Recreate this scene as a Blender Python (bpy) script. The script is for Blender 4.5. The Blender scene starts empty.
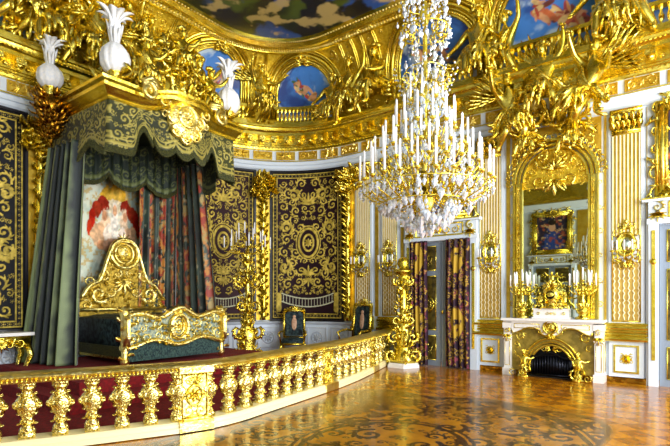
import bpy, math, random
import numpy as np
from math import pi, sin, cos
rnd = random.Random(7)
SC = bpy.context.scene
COL = SC.collection
# ------------------------------------------------------------------ camera, world, lights, exposure
cam_d = bpy.data.cameras.new('camera'); cam = bpy.data.objects.new('camera', cam_d); COL.objects.link(cam)
cam.location = (0, 0, 1.7); cam.rotation_euler = (pi/2, 0, math.atan2(.6032, .7976))
cam_d.sensor_width = 36; cam_d.lens = 480/670*36; cam_d.shift_y = 75/670; cam_d.clip_start = .05
SC.camera = cam
W = bpy.data.worlds.new('world'); SC.world = W; W.use_nodes = True
W.node_tree.nodes['Background'].inputs[0].default_value = (.80, .90, 1.0, 1)
W.node_tree.nodes['Background'].inputs[1].default_value = .92
def area(name, loc, rot, sx, sy, power, col=(1, 1, 1)):
    d = bpy.data.lights.new(name, 'AREA'); d.shape = 'RECTANGLE'; d.size = sx; d.size_y = sy; d.energy = power; d.color = col
    o = bpy.data.objects.new(name, d); COL.objects.link(o); o.location = loc; o.rotation_euler = rot
    return o
for k, yy in enumerate((1.4, 5.0, 8.8)):      # daylight of the tall windows opposite the bed
    area('window_daylight', (4.2, yy, 3.3), (0, pi/2, 0), 4.8, 1.9, 520, (1.0, .99, .975))
SC.view_settings.view_transform = 'Standard'; SC.view_settings.look = 'None'
SC.view_settings.exposure = .32; SC.view_settings.gamma = 1.0; SC.view_settings.use_curve_mapping = False
SC.cycles.max_bounces = 6; SC.cycles.glossy_bounces = 4; SC.cycles.transmission_bounces = 4; SC.cycles.transparent_max_bounces = 6
SC.cycles.sample_clamp_indirect = 4

# ------------------------------------------------------------------ materials
def lin(h):
    h = h.lstrip('#'); c = [int(h[i:i+2], 16)/255 for i in (0, 2, 4)]
    return tuple(x/12.92 if x <= .04045 else ((x+.055)/1.055)**2.4 for x in c)
def rgba(h): return lin(h) + (1,)
def mat(name, col, rough=.5, metal=0, col2=None, nscale=6, bump=0, bscale=30, attr=None, sheen=0, coat=0, spec=.5, vor=False):
    m = bpy.data.materials.new(name); m.use_nodes = True; nt = m.node_tree; b = nt.nodes['Principled BSDF']; L = nt.links
    b.inputs['Base Color'].default_value = rgba(col); b.inputs['Roughness'].default_value = rough; b.inputs['Metallic'].default_value = metal
    b.inputs['Specular IOR Level'].default_value = spec
    if sheen: b.inputs['Sheen Weight'].default_value = sheen; b.inputs['Sheen Roughness'].default_value = .4
    if coat: b.inputs['Coat Weight'].default_value = coat; b.inputs['Coat Roughness'].default_value = .08
    tc = nt.nodes.new('ShaderNodeTexCoord')
    if attr:
        a = nt.nodes.new('ShaderNodeAttribute'); a.attribute_name = attr; L.new(a.outputs['Color'], b.inputs['Base Color'])
        if metal < 0:
            L.new(a.outputs['Alpha'], b.inputs['Metallic'])
    elif col2:
        n = nt.nodes.new('ShaderNodeTexNoise'); n.inputs['Scale'].default_value = nscale; n.inputs['Detail'].default_value = 4
        r = nt.nodes.new('ShaderNodeValToRGB'); r.color_ramp.elements[0].position = .38; r.color_ramp.elements[1].position = .62
        r.color_ramp.elements[0].color = rgba(col); r.color_ramp.elements[1].color = rgba(col2)
        L.new(tc.outputs['Object'], n.inputs['Vector']); L.new(n.outputs['Fac'], r.inputs['Fac']); L.new(r.outputs['Color'], b.inputs['Base Color'])
    if bump:
        if vor:
            n = nt.nodes.new('ShaderNodeTexVoronoi'); n.feature = 'SMOOTH_F1'; out = n.outputs['Distance']
        else:
            n = nt.nodes.new('ShaderNodeTexNoise'); n.inputs['Detail'].default_value = 3; out = n.outputs['Fac']
        n.inputs['Scale'].default_value = bscale
        bp = nt.nodes.new('ShaderNodeBump'); bp.inputs['Strength'].default_value = bump; bp.inputs['Distance'].default_value = .02
        L.new(tc.outputs['Object'], n.inputs['Vector']); L.new(out, bp.inputs['Height']); L.new(bp.outputs['Normal'], b.inputs['Normal'])
    return m
GOLD = mat('gilding', '#e2c63a', .27, 1, '#f6e268', 3, .35, 14)
GOLDC = mat('carved_gilding', '#d8b62c', .24, 1, '#fff07a', 9, .7, 26)
GOLDP = mat('pale_gilding', '#efd66a', .28, 1, '#fff0a4', 9, .6, 26)
GOLDF = mat('flat_gilding', '#c8a41c', .38, .75, '#e4c63c', 14, .9, 34, vor=True)
BRONZE = mat('brown_gilding', '#7a5212', .25, 1, '#c08c28', 9, .5, 20)
WHITE = mat('white_paint', '#d3dfec', .35)
GREY = mat('grey_paint', '#b9c2cc', .4, 0, '#ccd4dc', 4)
YEL = mat('yellow_gilt_field', '#c8a22a', .35, .7, '#dcbc48', 6, .2, 30); CREAM = mat('cream_paint', '#e6dfba', .4); GOLDB = mat('chased_gilding', '#e4cc6c', .25, 1, '#fff0a0', 14, 1.0, 38, vor=True); PLINTH = mat('cream_marble', '#ece0ae', .2)
MARBLE = mat('white_marble', '#e4e3e0', .18)
OLIVEM = mat('olive_marble', '#7d6d2a', .25, .3, '#a38d3c', 9)
BLACK = mat('firebox_black', '#08080a', .5, 0)  # plain black for the firebox back and hearth plates
IRON = mat('dark_iron', '#15171f', .3, .8)
MIRROR = mat('mirror_glass', '#c9d2c0', .015, 1)
RED = mat('red_carpet', '#8c0810', .9, 0, '#6a050a', 20, .3, 200)
CANDLE = mat('candle_wax', '#f6f8fb', .4, 0)
FEATHER = mat('ostrich_feather', '#eef3fa', .7, 0, '#ffffff', 20, .4, 60, sheen=.3)
BLUECLOTH = mat('dark_blue_silk', '#0c141c', .6, 0, '#34484a', 14, .5, 60, spec=.2)
FRINGE = mat('green_gold_fringe', '#262d18', .6, .2, '#5c5c28', 40, .6, 90)
VELM = mat('gold_embroidery', '#ffffff', .55, 0, attr='col', bump=.3, bscale=90, spec=.25)
VEL = mat('patterned_cloth', '#ffffff', .6, -1, attr='col', sheen=.25, bump=.2, bscale=120)
PAINT = mat('oil_painting', '#ffffff', .45, 0, attr='col')
INLAY = mat('marquetry', '#ffffff', .2, 0, attr='col', coat=.15, spec=.4)
VEL.node_tree.nodes['Principled BSDF'].inputs['Metallic'].default_value = 0
def crystal():
    m = mat('cut_crystal', '#e6f1ff', .05, 0)
    b = m.node_tree.nodes['Principled BSDF']; b.inputs['Roughness'].default_value = .08
    b.inputs['Transmission Weight'].default_value = .65; b.inputs['IOR'].default_value = 1.6; b.inputs['Specular IOR Level'].default_value = 1
    b.inputs['Coat Weight'].default_value = .6
    return m
CRYST = crystal()
def parquet():
    m = bpy.data.materials.new('polished_parquet'); m.use_nodes = True; nt = m.node_tree; L = nt.links; b = nt.nodes['Principled BSDF']
    tc = nt.nodes.new('ShaderNodeTexCoord'); mp = nt.nodes.new('ShaderNodeMapping'); mp.inputs['Rotation'].default_value = (0, 0, .785)
    L.new(tc.outputs['Object'], mp.inputs['Vector'])
    ck = nt.nodes.new('ShaderNodeTexChecker'); ck.inputs['Scale'].default_value = 3.4
    ck.inputs['Color1'].default_value = rgba('#c08012'); ck.inputs['Color2'].default_value = rgba('#9c600c')
    L.new(mp.outputs['Vector'], ck.inputs['Vector'])
    br = nt.nodes.new('ShaderNodeTexBrick'); br.inputs['Scale'].default_value = 5.2; br.inputs['Color1'].default_value = (1, 1, 1, 1)
    br.inputs['Color2'].default_value = (.72, .66, .6, 1); br.inputs['Mortar'].default_value = (.35, .25, .15, 1); br.inputs['Mortar Size'].default_value = .012
    L.new(mp.outputs['Vector'], br.inputs['Vector'])
    mx = nt.nodes.new('ShaderNodeMix'); mx.data_type = 'RGBA'; mx.blend_type = 'MULTIPLY'; mx.inputs['Factor'].default_value = 1
    L.new(ck.outputs['Color'], mx.inputs[6]); L.new(br.outputs['Color'], mx.inputs[7])
    L.new(mx.outputs[2], b.inputs['Base Color'])
    n = nt.nodes.new('ShaderNodeTexNoise'); n.inputs['Scale'].default_value = 9; bp = nt.nodes.new('ShaderNodeBump'); bp.inputs['Strength'].default_value = .06
    L.new(tc.outputs['Object'], n.inputs['Vector']); L.new(n.outputs['Fac'], bp.inputs['Height']); L.new(bp.outputs['Normal'], b.inputs['Normal'])
    b.inputs['Roughness'].default_value = .18; b.inputs['Specular IOR Level'].default_value = .4; b.inputs['Coat Weight'].default_value = .15; b.inputs['Coat Roughness'].default_value = .08
    return m
PARQ = parquet()

# ------------------------------------------------------------------ mesh builder
class MB:
    def __init__(s): s.V = []; s.F = []; s.n = 0
    def add(s, V, F):
        V = np.asarray(V, float).reshape(-1, 3); n = s.n
        s.V.append(V); s.F.extend([tuple(i+n for i in f) for f in F]); s.n += len(V); return s
    def box(s, c, d, rz=0):
        x, y, z = [k/2 for k in d]
        V = np.array([(-x,-y,-z),(x,-y,-z),(x,y,-z),(-x,y,-z),(-x,-y,z),(x,-y,z),(x,y,z),(-x,y,z)])
        if rz: V = V @ np.array([[cos(rz), sin(rz), 0], [-sin(rz), cos(rz), 0], [0, 0, 1]])
        return s.add(V + np.array(c), [(0,3,2,1),(4,5,6,7),(0,1,5,4),(1,2,6,5),(2,3,7,6),(3,0,4,7)])
    def tube(s, P, R, n=5, closed=False):
        P = np.asarray(P, float); m = len(P)
        if np.isscalar(R): R = np.full(m, R)
        T = np.gradient(P, axis=0)
        if closed: T = np.roll(P, -1, 0) - np.roll(P, 1, 0)
        T /= (np.linalg.norm(T, axis=1)[:, None] + 1e-9)
        a = np.array([0, 0, 1.]) if abs(T[:, 2]).mean() < .8 else np.array([0, 1., .01])
        N = np.cross(T, a); N /= (np.linalg.norm(N, axis=1)[:, None] + 1e-9); B = np.cross(T, N)
        an = np.arange(n)*2*pi/n
        V = P[:, None] + np.asarray(R)[:, None, None]*(np.cos(an)[None, :, None]*N[:, None] + np.sin(an)[None, :, None]*B[:, None])
        F = []
        for i in range(m if closed else m-1):
            i2 = (i+1) % m
            for k in range(n): F.append((i*n+k, i*n+(k+1) % n, i2*n+(k+1) % n, i2*n+k))
        if not closed: F += [tuple(range(n))[::-1], tuple(range((m-1)*n, m*n))]
        return s.add(V.reshape(-1, 3), F)
    def blob(s, c, r, n=8, m=5, M=None):
        if np.isscalar(r): r = (r, r, r)
        V = [(0, 0, -1)]
        for j in range(1, m):
            p = -pi/2+pi*j/m
            for i in range(n): V.append((cos(p)*cos(2*pi*i/n), cos(p)*sin(2*pi*i/n), sin(p)))
        V.append((0, 0, 1)); V = np.array(V)*np.array(r)
        if M is not None: V = V @ np.array(M).T
        F = []
        for i in range(n): F.append((0, 1+(i+1) % n, 1+i)); F.append((len(V)-1, 1+(m-2)*n+i, 1+(m-2)*n+(i+1) % n))
        for j in range(m-2):
            for i in range(n): a = 1+j*n; F.append((a+i, a+(i+1) % n, a+n+(i+1) % n, a+n+i))
        return s.add(V+np.array(c), F)
    def lathe(s, prof, n=12, c=(0, 0, 0), mod=None):
        V = []
        for j, (r, z) in enumerate(prof):
            for i in range(n):
                a = 2*pi*i/n; q = r*(mod(a, z) if mod else 1); V.append((q*cos(a), q*sin(a), z))
        F = []
        for j in range(len(prof)-1):
            for i in range(n): F.append((j*n+i, j*n+(i+1) % n, (j+1)*n+(i+1) % n, (j+1)*n+i))
        F += [tuple(range(n))[::-1], tuple(range((len(prof)-1)*n, len(prof)*n))]
        return s.add(np.array(V)+np.array(c), F)
    def leaf(s, p, d, nrm, L, w, curl=.3, seg=5):
        p = np.array(p, float); d = np.array(d, float); d /= np.linalg.norm(d)+1e-9; nrm = np.array(nrm, float)
        sd = np.cross(d, nrm); sd /= np.linalg.norm(sd)+1e-9; nr = np.cross(sd, d)
        V = []; F = []
        for i in range(seg+1):
            t = i/seg; ww = w*(sin(pi*min(1, t*.85+.12))**.8)*(1 if t < 1 else .1)
            a = curl*t*2.2; c = p + d*L*(sin(a)/(2.2*curl) if abs(curl) > .01 else t) + nr*L*((1-cos(a))/(2.2*curl) if abs(curl) > .01 else 0)
            V += [c - sd*ww*.5, c + nr*ww*.28, c + sd*ww*.5, c - nr*ww*.12]
        for i in range(seg):
            for k in range(4): F.append((i*4+k, i*4+(k+1) % 4, i*4+4+(k+1) % 4, i*4+4+k))
        F += [(3, 2, 1, 0), tuple(seg*4+k for k in range(4))]
        return s.add(V, F)
    def prism(s, poly, h0, h1):                       # polygon in xy, extruded z
        n = len(poly); V = [(x, y, h0) for x, y in poly]+[(x, y, h1) for x, y in poly]
        F = [tuple(range(n))[::-1], tuple(range(n, 2*n))]+[(i, (i+1) % n, n+(i+1) % n, n+i) for i in range(n)]
        return s.add(V, F)
    def merge(s, o, fn=None):
        V = np.concatenate(o.V) if o.V else np.zeros((0, 3))
        return s.add(fn(V) if fn else V, o.F)
    def map(s, fn):
        V = fn(np.concatenate(s.V)); s.V = [V]; return s
    def build(s, name, m, parent=None, world=False, kind=None, smooth=True, col=None):
        V = np.concatenate(s.V)
        if parent is not None and world:
            r = parent
            while r.parent: r = r.parent
            V = V - np.array(r.location); a = -r.rotation_euler.z
            if a: V = V @ np.array([[cos(a), sin(a), 0], [-sin(a), cos(a), 0], [0, 0, 1]])
        me = bpy.data.meshes.new(name); me.from_pydata(V.tolist(), [], s.F)
        if smooth: me.polygons.foreach_set('use_smooth', [True]*len(me.polygons))
        if smooth == 'auto': me.set_sharp_from_angle(angle=.7)
        if col is not None:
            at = me.color_attributes.new('col', 'FLOAT_COLOR', 'POINT'); at.data.foreach_set('color', np.asarray(col, np.float32).ravel())
        me.materials.append(m); me.update()
        o = bpy.data.objects.new(name, me); COL.objects.link(o)
        if parent: o.parent = parent
        if kind: o['kind'] = kind
        return o
def tag(o, label, cat, group=None, kind=None):
    o['label'] = label; o['category'] = cat
    if group: o['group'] = group
    if kind: o['kind'] = kind
    return o
def thing(name, label, cat, loc=(0, 0, 0), rz=0, group=None):
    o = bpy.data.objects.new(name, None); COL.objects.link(o); o.location = loc; o.rotation_euler = (0, 0, rz); o.empty_display_size = .1
    return tag(o, label, cat, group)
def inst(o, parent, loc, rz=0, sc=None):
    c = o.copy(); COL.objects.link(c); c.parent = parent; c.location = loc; c.rotation_euler = (0, 0, rz)
    if sc: c.scale = (sc, sc, sc) if np.isscalar(sc) else sc
    return c
def kids(o): return [c for c in bpy.data.objects if c.parent == o]
def copy_tree(o, parent=None, ks=None):
    c = o.copy(); COL.objects.link(c)
    if parent: c.parent = parent
    for ch in kids(o): copy_tree(ch, c)
    return c
def dup(o, loc, rz, label):
    c = copy_tree(o); c.location = loc; c.rotation_euler = (0, 0, rz); c['label'] = label; return c
def rotm(ax, a):
    c, s_ = cos(a), sin(a)
    return np.array({'x': [[1,0,0],[0,c,-s_],[0,s_,c]], 'y': [[c,0,s_],[0,1,0],[-s_,0,c]], 'z': [[c,-s_,0],[s_,c,0],[0,0,1]]}[ax])

# ------------------------------------------------------------------ room plan: left wall x=-11, round corner, right wall y=11.2
XL, YR, RR = -11.0, 11.2, 3.0
S1 = YR-RR; S2 = S1+RR*pi/2; SEND = S2+11.5
def plan(S, D):
    S = np.asarray(S, float); D = np.asarray(D, float)+0*S
    a = np.clip((S-S1)/RR, 0, pi/2); r = RR-D
    X = XL+RR-r*np.cos(a)+np.maximum(0, S-S2); Y = S1+r*np.sin(a)+np.minimum(0, S-S1)
    return X, Y
def wmap(s0=0, z0=0, d0=0, k=1):
    def f(V):
        X, Y = plan(s0+V[:, 0]*k, d0+V[:, 2]*k); return np.stack([X, Y, z0+V[:, 1]*k], 1)
    return f
CZ, CD, CH, NE = 6.65, 1.4, 2.25, 2.6
_t = np.radians(np.arange(0, 90.01, .25)); _cd = CD*(1-np.maximum(np.cos(_t), 0)**(2/NE)); _cz = CZ+CH*np.sin(_t)**(2/NE)
_L = np.concatenate([[0], np.cumsum(np.hypot(np.diff(_cd), np.diff(_cz)))]); ULEN = _L[-1]
def cprof(u):
    u = np.clip(u, 0, ULEN); return np.interp(u, _L, _cd), np.interp(u, _L, _cz)
def cmap(s0=0, u0=0, d0=0):
    def f(V):
        u = u0+V[:, 1]; d, z = cprof(u); d1, z1 = cprof(u+.02); d2, z2 = cprof(u-.02)
        td, tz = d1-d2, z1-z2; l = np.hypot(td, tz)+1e-9; h = d0+V[:, 2]
        X, Y = plan(s0+V[:, 0], d+h*tz/l); return np.stack([X, Y, z-h*td/l], 1)
    return f
def srange(a, b, step=.12):
    pts = list(np.linspace(a, b, max(2, int((b-a)/step)+1))) if True else []
    return pts
def swall(prof, s0, s1, fn=None, step=.15):            # sweep (d,z) profile along wall
    mb = MB(); S = srange(s0, s1, step); n = len(prof); V = []
    for s_ in S:
        for d, z in prof: V.append((s_, z, d))
    F = []
    for i in range(len(S)-1):
        for k in range(n-1): F.append((i*n+k, (i+1)*n+k, (i+1)*n+k+1, i*n+k+1))
    F += [tuple(range(n)), tuple(range((len(S)-1)*n, len(S)*n))[::-1]]
    mb.add(V, F); mb.map(fn or wmap()); return mb
def swallc(prof, s0, s1, step=.15): return swall(prof+[(0, prof[-1][1]), (0, prof[0][1]), prof[0]], s0, s1, step=step)
def wbox(mb, s0, s1, z0, z1, d0, d1, nseg=None):
    n = nseg or max(1, int((s1-s0)/.15)) if s0 < S2+.1 else 1
    V = []
    for i in range(n+1):
        s_ = s0+(s1-s0)*i/n; V += [(s_, z0, d0), (s_, z0, d1), (s_, z1, d1), (s_, z1, d0)]
    F = [(0, 1, 2, 3), tuple(n*4+k for k in (3, 2, 1, 0))]
    for i in range(n):
        for k in range(4): F.append((i*4+k, i*4+4+k, i*4+4+(k+1) % 4, i*4+(k+1) % 4))
    mb.add(wmap()(np.array(V, float)), F); return mb
def wframe(mb, s0, s1, z0, z1, w, d0, d1):
    wbox(mb, s0, s1, z0, z0+w, d0, d1); wbox(mb, s0, s1, z1-w, z1, d0, d1); wbox(mb, s0, s0+w, z0+w, z1-w, d0, d1); wbox(mb, s1-w, s1, z0+w, z1-w, d0, d1); return mb

# ------------------------------------------------------------------ ornament
def spiral(cx, cy, r, a0, turns, sg, w, n=16):
    t = np.linspace(0, 1, n); rad = r*(1-t)**.85*.92+.08*r; an = a0+sg*2*pi*turns*t
    P = np.stack([cx+rad*np.cos(an), cy+rad*np.sin(an)], 1); return P, w*(1-.45*t)
def scroll(cx, cy, r, a0, sg, turns=1.25, w=None, leaves=5):
    w = w or r*.15; out = []; P, R = spiral(cx, cy, r, a0, turns, sg, w); out.append((P, R))
    for k in range(leaves):
        i = 1+int(k*7/leaves); p = P[i]; c = np.array([cx, cy]); o = p-c; o = o/(np.linalg.norm(o)+1e-9); tg = np.array([-o[1], o[0]])*sg
        l = r*.5*(1-.09*k); t = np.linspace(0, 1, 4)[:, None]
        Q = p + o*l*t*.75 + tg*l*(t**2)*.9; out.append((Q, w*np.array([1.1, 1.0, .7, .2])))
    t = np.linspace(0, 1, 2)[:, None]; c = P[-1]; out.append((c+np.array([[0, 0], [.01*r, 0]]), np.array([w*1.3, w*1.3])))
    return out
def rosette(cx, cy, r, n=6, a0=0):
    out = []
    for k in range(n):
        a = a0+2*pi*k/n; t = np.linspace(.2, 1, 3)[:, None]; d = np.array([[cos(a), sin(a)]]); out.append((np.array([[cx, cy]])+d*r*t, r*np.array([.2, .26, .1])))
    out.append((np.array([[cx, cy], [cx+.001, cy]]), np.array([r*.25]*2))); return out
def palmette(cx, cy, r, a=pi/2, n=7, spread=2.2):
    out = []
    for k in range(n):
        q = (k/(n-1)-.5); b = a+q*spread; t = np.linspace(0, 1, 4)[:, None]; d = np.array([[cos(b), sin(b)]]); e = np.array([[-sin(b), cos(b)]])*(1 if q > 0 else -1)
        L = r*(1-.5*abs(q)*1.2); out.append((np.array([[cx, cy]])+d*L*t+e*L*.3*t**2*(abs(q) > .05), r*np.array([.05, .09, .1, .03])))
    return out
def ring(cx, cy, rx, ry, w, n=28):
    t = np.linspace(0, 2*pi, n); return [(np.stack([cx+rx*np.cos(t), cy+ry*np.sin(t)], 1), np.full(n, w))]
def line(p, q, w, n=2):
    t = np.linspace(0, 1, n)[:, None]; return [(np.array([p])*(1-t)+np.array([q])*t, np.full(n, w))]
def rectl(x0, y0, x1, y1, w): return line((x0, y0), (x1, y0), w)+line((x1, y0), (x1, y1), w)+line((x1, y1), (x0, y1), w)+line((x0, y1), (x0, y0), w)
def mirror(st): return st+[(P*np.array([[-1, 1]]), R) for P, R in st]
def shift(st, dx, dy, k=1): return [(P*k+np.array([[dx, dy]]), R*k) for P, R in st]
def scatter(x0, x1, y0, y1, radii, seed, inside=None, tries=60, gap=.85, leaves=4):
    rg = random.Random(seed); C = []; out = []
    for r in radii:
        for _ in range(tries):
            x = rg.uniform(x0+r*.8, x1-r*.8); y = rg.uniform(y0+r*.8, y1-r*.8)
            if inside and not inside(x, y, r): continue
            if all((x-a)**2+(y-b)**2 > ((r+c)*gap)**2 for a, b, c in C):
                C.append((x, y, r))
                if r <= radii[-1]*1.01 and rg.random() < .5: out += rosette(x, y, r*.8, 5, rg.random()*3)
                else: out += scroll(x, y, r*.85, rg.uniform(0, 6.28), rg.choice((-1, 1)), leaves=leaves)
    return out
def relief(mb, st, n=4, zk=.35, hk=1.0, fn=None):
    o = MB()
    for P, R in st:
        Q = np.concatenate([P, (np.asarray(R)*zk)[:, None]], 1); o.tube(Q, R, n)
    if hk != 1: o.map(lambda V: V*np.array([1, 1, hk]))
    mb.merge(o, fn); return mb
def raster(st, w, h, nx, ny, x0=None):                    # 0..1 mask of strokes; domain x -w/2..w/2, y 0..h
    M = np.zeros((ny, nx)); sx = w/(nx-1); sy = h/(ny-1)
    for P, R in st:
        L = np.hypot(*np.diff(P, axis=0).T).sum(); k = max(2, int(L/(min(sx, sy)*.8)))
        t = np.linspace(0, 1, k); tt = np.linspace(0, 1, len(P))
        xs = np.interp(t, tt, P[:, 0]); ys = np.interp(t, tt, P[:, 1]); rs = np.interp(t, tt, R)
        for x, y, r in zip(xs, ys, rs):
            r = max(r, sx*.55); i0 = int((x-r+w/2)/sx); i1 = int((x+r+w/2)/sx)+2; j0 = int((y-r)/sy); j1 = int((y+r)/sy)+2
            i0 = max(i0, 0); j0 = max(j0, 0); i1 = min(i1, nx); j1 = min(j1, ny)
            if i0 >= i1 or j0 >= j1: continue
            X = np.arange(i0, i1)*sx-w/2-x; Y = np.arange(j0, j1)*sy-y
            D = np.hypot(X[None, :], Y[:, None]); M[j0:j1, i0:i1] = np.maximum(M[j0:j1, i0:i1], np.clip(1.3-D/r, 0, 1))
    return M
def fbm(nx, ny, sc, seed, oct=4):
    rg = np.random.RandomState(seed); out = np.zeros((ny, nx)); amp = 1
    for o in range(oct):
        k = sc*2**o; kx = max(2, int(k)); ky = max(2, int(k*ny/nx)); G = rg.rand(ky+2, kx+2)
        x = np.linspace(0, kx, nx); y = np.linspace(0, ky, ny); xi = x.astype(int); yi = y.astype(int); fx = x-xi; fy = y-yi
        fx = fx*fx*(3-2*fx); fy = (fy*fy*(3-2*fy))[:, None]
        a = G[yi][:, xi]*(1-fx)+G[yi][:, xi+1]*fx; b = G[yi+1][:, xi]*(1-fx)+G[yi+1][:, xi+1]*fx
        out += amp*(a*(1-fy)+b*fy); amp *= .5
    return out/(2-.5**(oct-1))
def gridmb(nx, ny, fn, thick=0):                        # fn(U,V)->(ny,nx,3) positions
    U, V = np.meshgrid(np.linspace(0, 1, nx), np.linspace(0, 1, ny)); P = fn(U, V).reshape(-1, 3)
    idx = np.arange(nx*ny).reshape(ny, nx); a = idx[:-1, :-1].ravel(); b = idx[:-1, 1:].ravel(); c = idx[1:, 1:].ravel(); d = idx[1:, :-1].ravel()
    mb = MB(); mb.add(P, list(zip(a.tolist(), b.tolist(), c.tolist(), d.tolist())))
    return mb
def mixc(a, b, t): a = np.array(a); b = np.array(b); t = np.asarray(t)[..., None]; return a*(1-t)+b*t
def withA(c, a=0): return np.concatenate([c, np.broadcast_to(np.asarray(a, float), c.shape[:-1])[..., None]], -1)
def ss(x, a, b): t = np.clip((x-a)/(b-a), 0, 1); return t*t*(3-2*t)

def cloth(name, m, parent, nx, ny, fn, colfn, thick=.012, relief_=None, world=True):
    U, V = np.meshgrid(np.linspace(0, 1, nx), np.linspace(0, 1, ny)); P = fn(U, V)
    C = colfn(U, V)
    du = np.gradient(P, axis=1); dv = np.gradient(P, axis=0); N = np.cross(du, dv); N /= np.linalg.norm(N, axis=2)[..., None]+1e-9
    if relief_ is not None: P = P + N*relief_[..., None]
    B = P - N*thick
    idx = np.arange(nx*ny).reshape(ny, nx); n = nx*ny
    q = lambda I: list(zip(I[:-1, :-1].ravel().tolist(), I[:-1, 1:].ravel().tolist(), I[1:, 1:].ravel().tolist(), I[1:, :-1].ravel().tolist()))
    F = q(idx)+[f[::-1] for f in q(idx+n)]
    e = list(idx[0, :])+list(idx[1:, -1])+list(idx[-1, ::-1][1:])+list(idx[::-1, 0][1:])
    for a, b in zip(e[:-1], e[1:]): F.append((int(b), int(a), int(a)+n, int(b)+n))
    mb = MB(); mb.add(np.concatenate([P.reshape(-1, 3), B.reshape(-1, 3)]), F)
    C4 = withA(C, 1).reshape(-1, 4)
    return mb.build(name, m, parent, world=world, col=np.concatenate([C4, C4]))

# ================================================================== SETTING
def struct(name, mb, m, **k):
    o = mb.build(name, m, **k); o['kind'] = 'structure'; return o
mb = MB(); mb.box((-3.3, 5.4, -.05), (15.6, 11.6, .1)); struct('floor', mb, PARQ, smooth=False)
# walls
mb = swallc([(0, 0), (0, 9.2), (-.2, 9.2), (-.2, 0)][:2], -.4, S1); 
def wallslab(s0, s1):
    mb = MB(); n = max(1, int((s1-s0)/.15)); V = []
    for i in range(n+1):
        s_ = s0+(s1-s0)*i/n; V += [(s_, 0, 0), (s_, 9.3, 0), (s_, 9.3, -.2), (s_, 0, -.2)]
    F = [(0, 1, 2, 3), tuple(n*4+k for k in (3, 2, 1, 0))]
    for i in range(n):
        for k in range(4): F.append((i*4+k, i*4+(k+1) % 4, i*4+4+(k+1) % 4, i*4+4+k))
    return mb.add(wmap()(np.array(V, float)), F)
struct('wall_left', wallslab(-.3, S1), WHITE, smooth='auto')
struct('wall_corner', wallslab(S1, S2), WHITE, smooth='auto')
struct('wall_right', wallslab(S2, SEND), WHITE, smooth='auto')
mb = MB(); mb.box((-7.5, -.4, 4.6), (8.2, .2, 9.3)); mb.box((3.9, -.4, 4.6), (1.5, .2, 9.3)); mb.box((-.1, -.4, 6.6), (6.6, .2, 5.3))
struct('wall_near', mb, WHITE, smooth=False)
# floor inlay: arabesque marquetry field under the chandelier
def inlay():
    cx, cy, w, h = -2.9, 4.75, 5.0, 6.7; nx, ny = 520, 690
    st = scatter(-w/2, 0, 0, h, (.27, .21, .16, .11, .075, .05, .035), 5, tries=420, leaves=7, gap=.8); st = mirror(st)
    st += ring(0, h/2, .9, 1.1, .03)+ring(0, h/2, 1.0, 1.2, .02)+ring(0, h/2, 2.2, 3.0, .03)+ring(0, h/2, 2.3, 3.1, .02)
    M = raster(st, w, h, nx, ny)
    X, Y = np.meshgrid(np.linspace(-1, 1, nx), np.linspace(-1, 1, ny)); a = np.arctan2(Y, X)
    edge = 1+.06*np.cos(8*a)+.05*np.cos(5*a+1); R = (np.abs(X)**2.6+np.abs(Y)**2.6)**(1/2.6)
    base = mixc(lin('#b07614'), lin('#6c420a'), fbm(nx, ny, 24, 3))
    C = mixc(base, lin('#1c0c04'), ss(M, .05, .35)*.95*(R < edge*.93)); rim = np.exp(-((R-edge*.93)/.012)**2)
    C = mixc(C, lin('#301a0a'), rim*.9)
    P = np.stack([cx+X*w/2, cy+Y*h/2, 0*X+.0015], 2)
    keep = R < edge*.965
    idx = np.arange(nx*ny).reshape(ny, nx); k = keep[:-1, :-1] & keep[1:, 1:] & keep[:-1, 1:] & keep[1:, :-1]
    F = list(zip(idx[:-1, :-1][k].tolist(), idx[:-1, 1:][k].tolist(), idx[1:, 1:][k].tolist(), idx[1:, :-1][k].tolist()))
    mb = MB(); mb.add(P.reshape(-1, 3), F); o = mb.build('floor_inlay', INLAY, col=withA(C, 1), smooth=False); o['kind'] = 'structure'
inlay()
# balustrade line (plan)
BL = np.array([(-7.3, -.25), (-6.85, .5), (-6.45, 1.3), (-6.1, 2.0), (-5.75, 2.7), (-5.4, 3.45), (-5.2, 3.9), (-5.15, 4.4), (-5.26, 5.2), (-5.38, 6.1), (-5.53, 7.2), (-5.74, 8.2), (-6.05, 9.3), (-6.36, 10.3), (-6.62, 11.15)])
_bd = np.concatenate([[0], np.cumsum(np.hypot(*np.diff(BL, axis=0).T))]); BLEN = _bd[-1]
def bl(q):
    f = lambda q: np.stack([np.interp(q, _bd, BL[:, 0]), np.interp(q, _bd, BL[:, 1])], -1)
    return (f(np.clip(q-.2, 0, BLEN))+f(np.clip(q+.2, 0, BLEN))+f(q))/3
def bln(q):
    d = bl(q+.03)-bl(q-.03); d /= np.linalg.norm(d, axis=-1, keepdims=True); return np.stack([d[..., 1], -d[..., 0]], -1)   # towards +x
def bly(y):
    q = np.linspace(0, BLEN, 2000); return float(np.interp(y, bl(q)[:, 1], q))
# red carpet behind the rail and low dais
pp = bl(np.linspace(0, BLEN, 60)); mb = MB()
mb.prism([(-10.95, -.25)]+[(x-.12, y) for x, y in pp if y < 11]+[(-8, 11.15)]+[tuple(map(float, plan(s_, .05))) for s_ in np.linspace(S2, S1, 14)], .0, .012)
struct('floor_carpet', mb, RED, smooth=False)
mb = MB()
for x1, y0, y1, z0, z1 in ((-7.2, 3.2, 8.6, .012, .2), (-7.55, 3.5, 8.3, .2, .4)):
    mb.box(((x1-10.9)/2, (y0+y1)/2, (z0+z1)/2), (x1+10.9, y1-y0, z1-z0))
struct('floor_dais', mb, RED, smooth=False)
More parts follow.
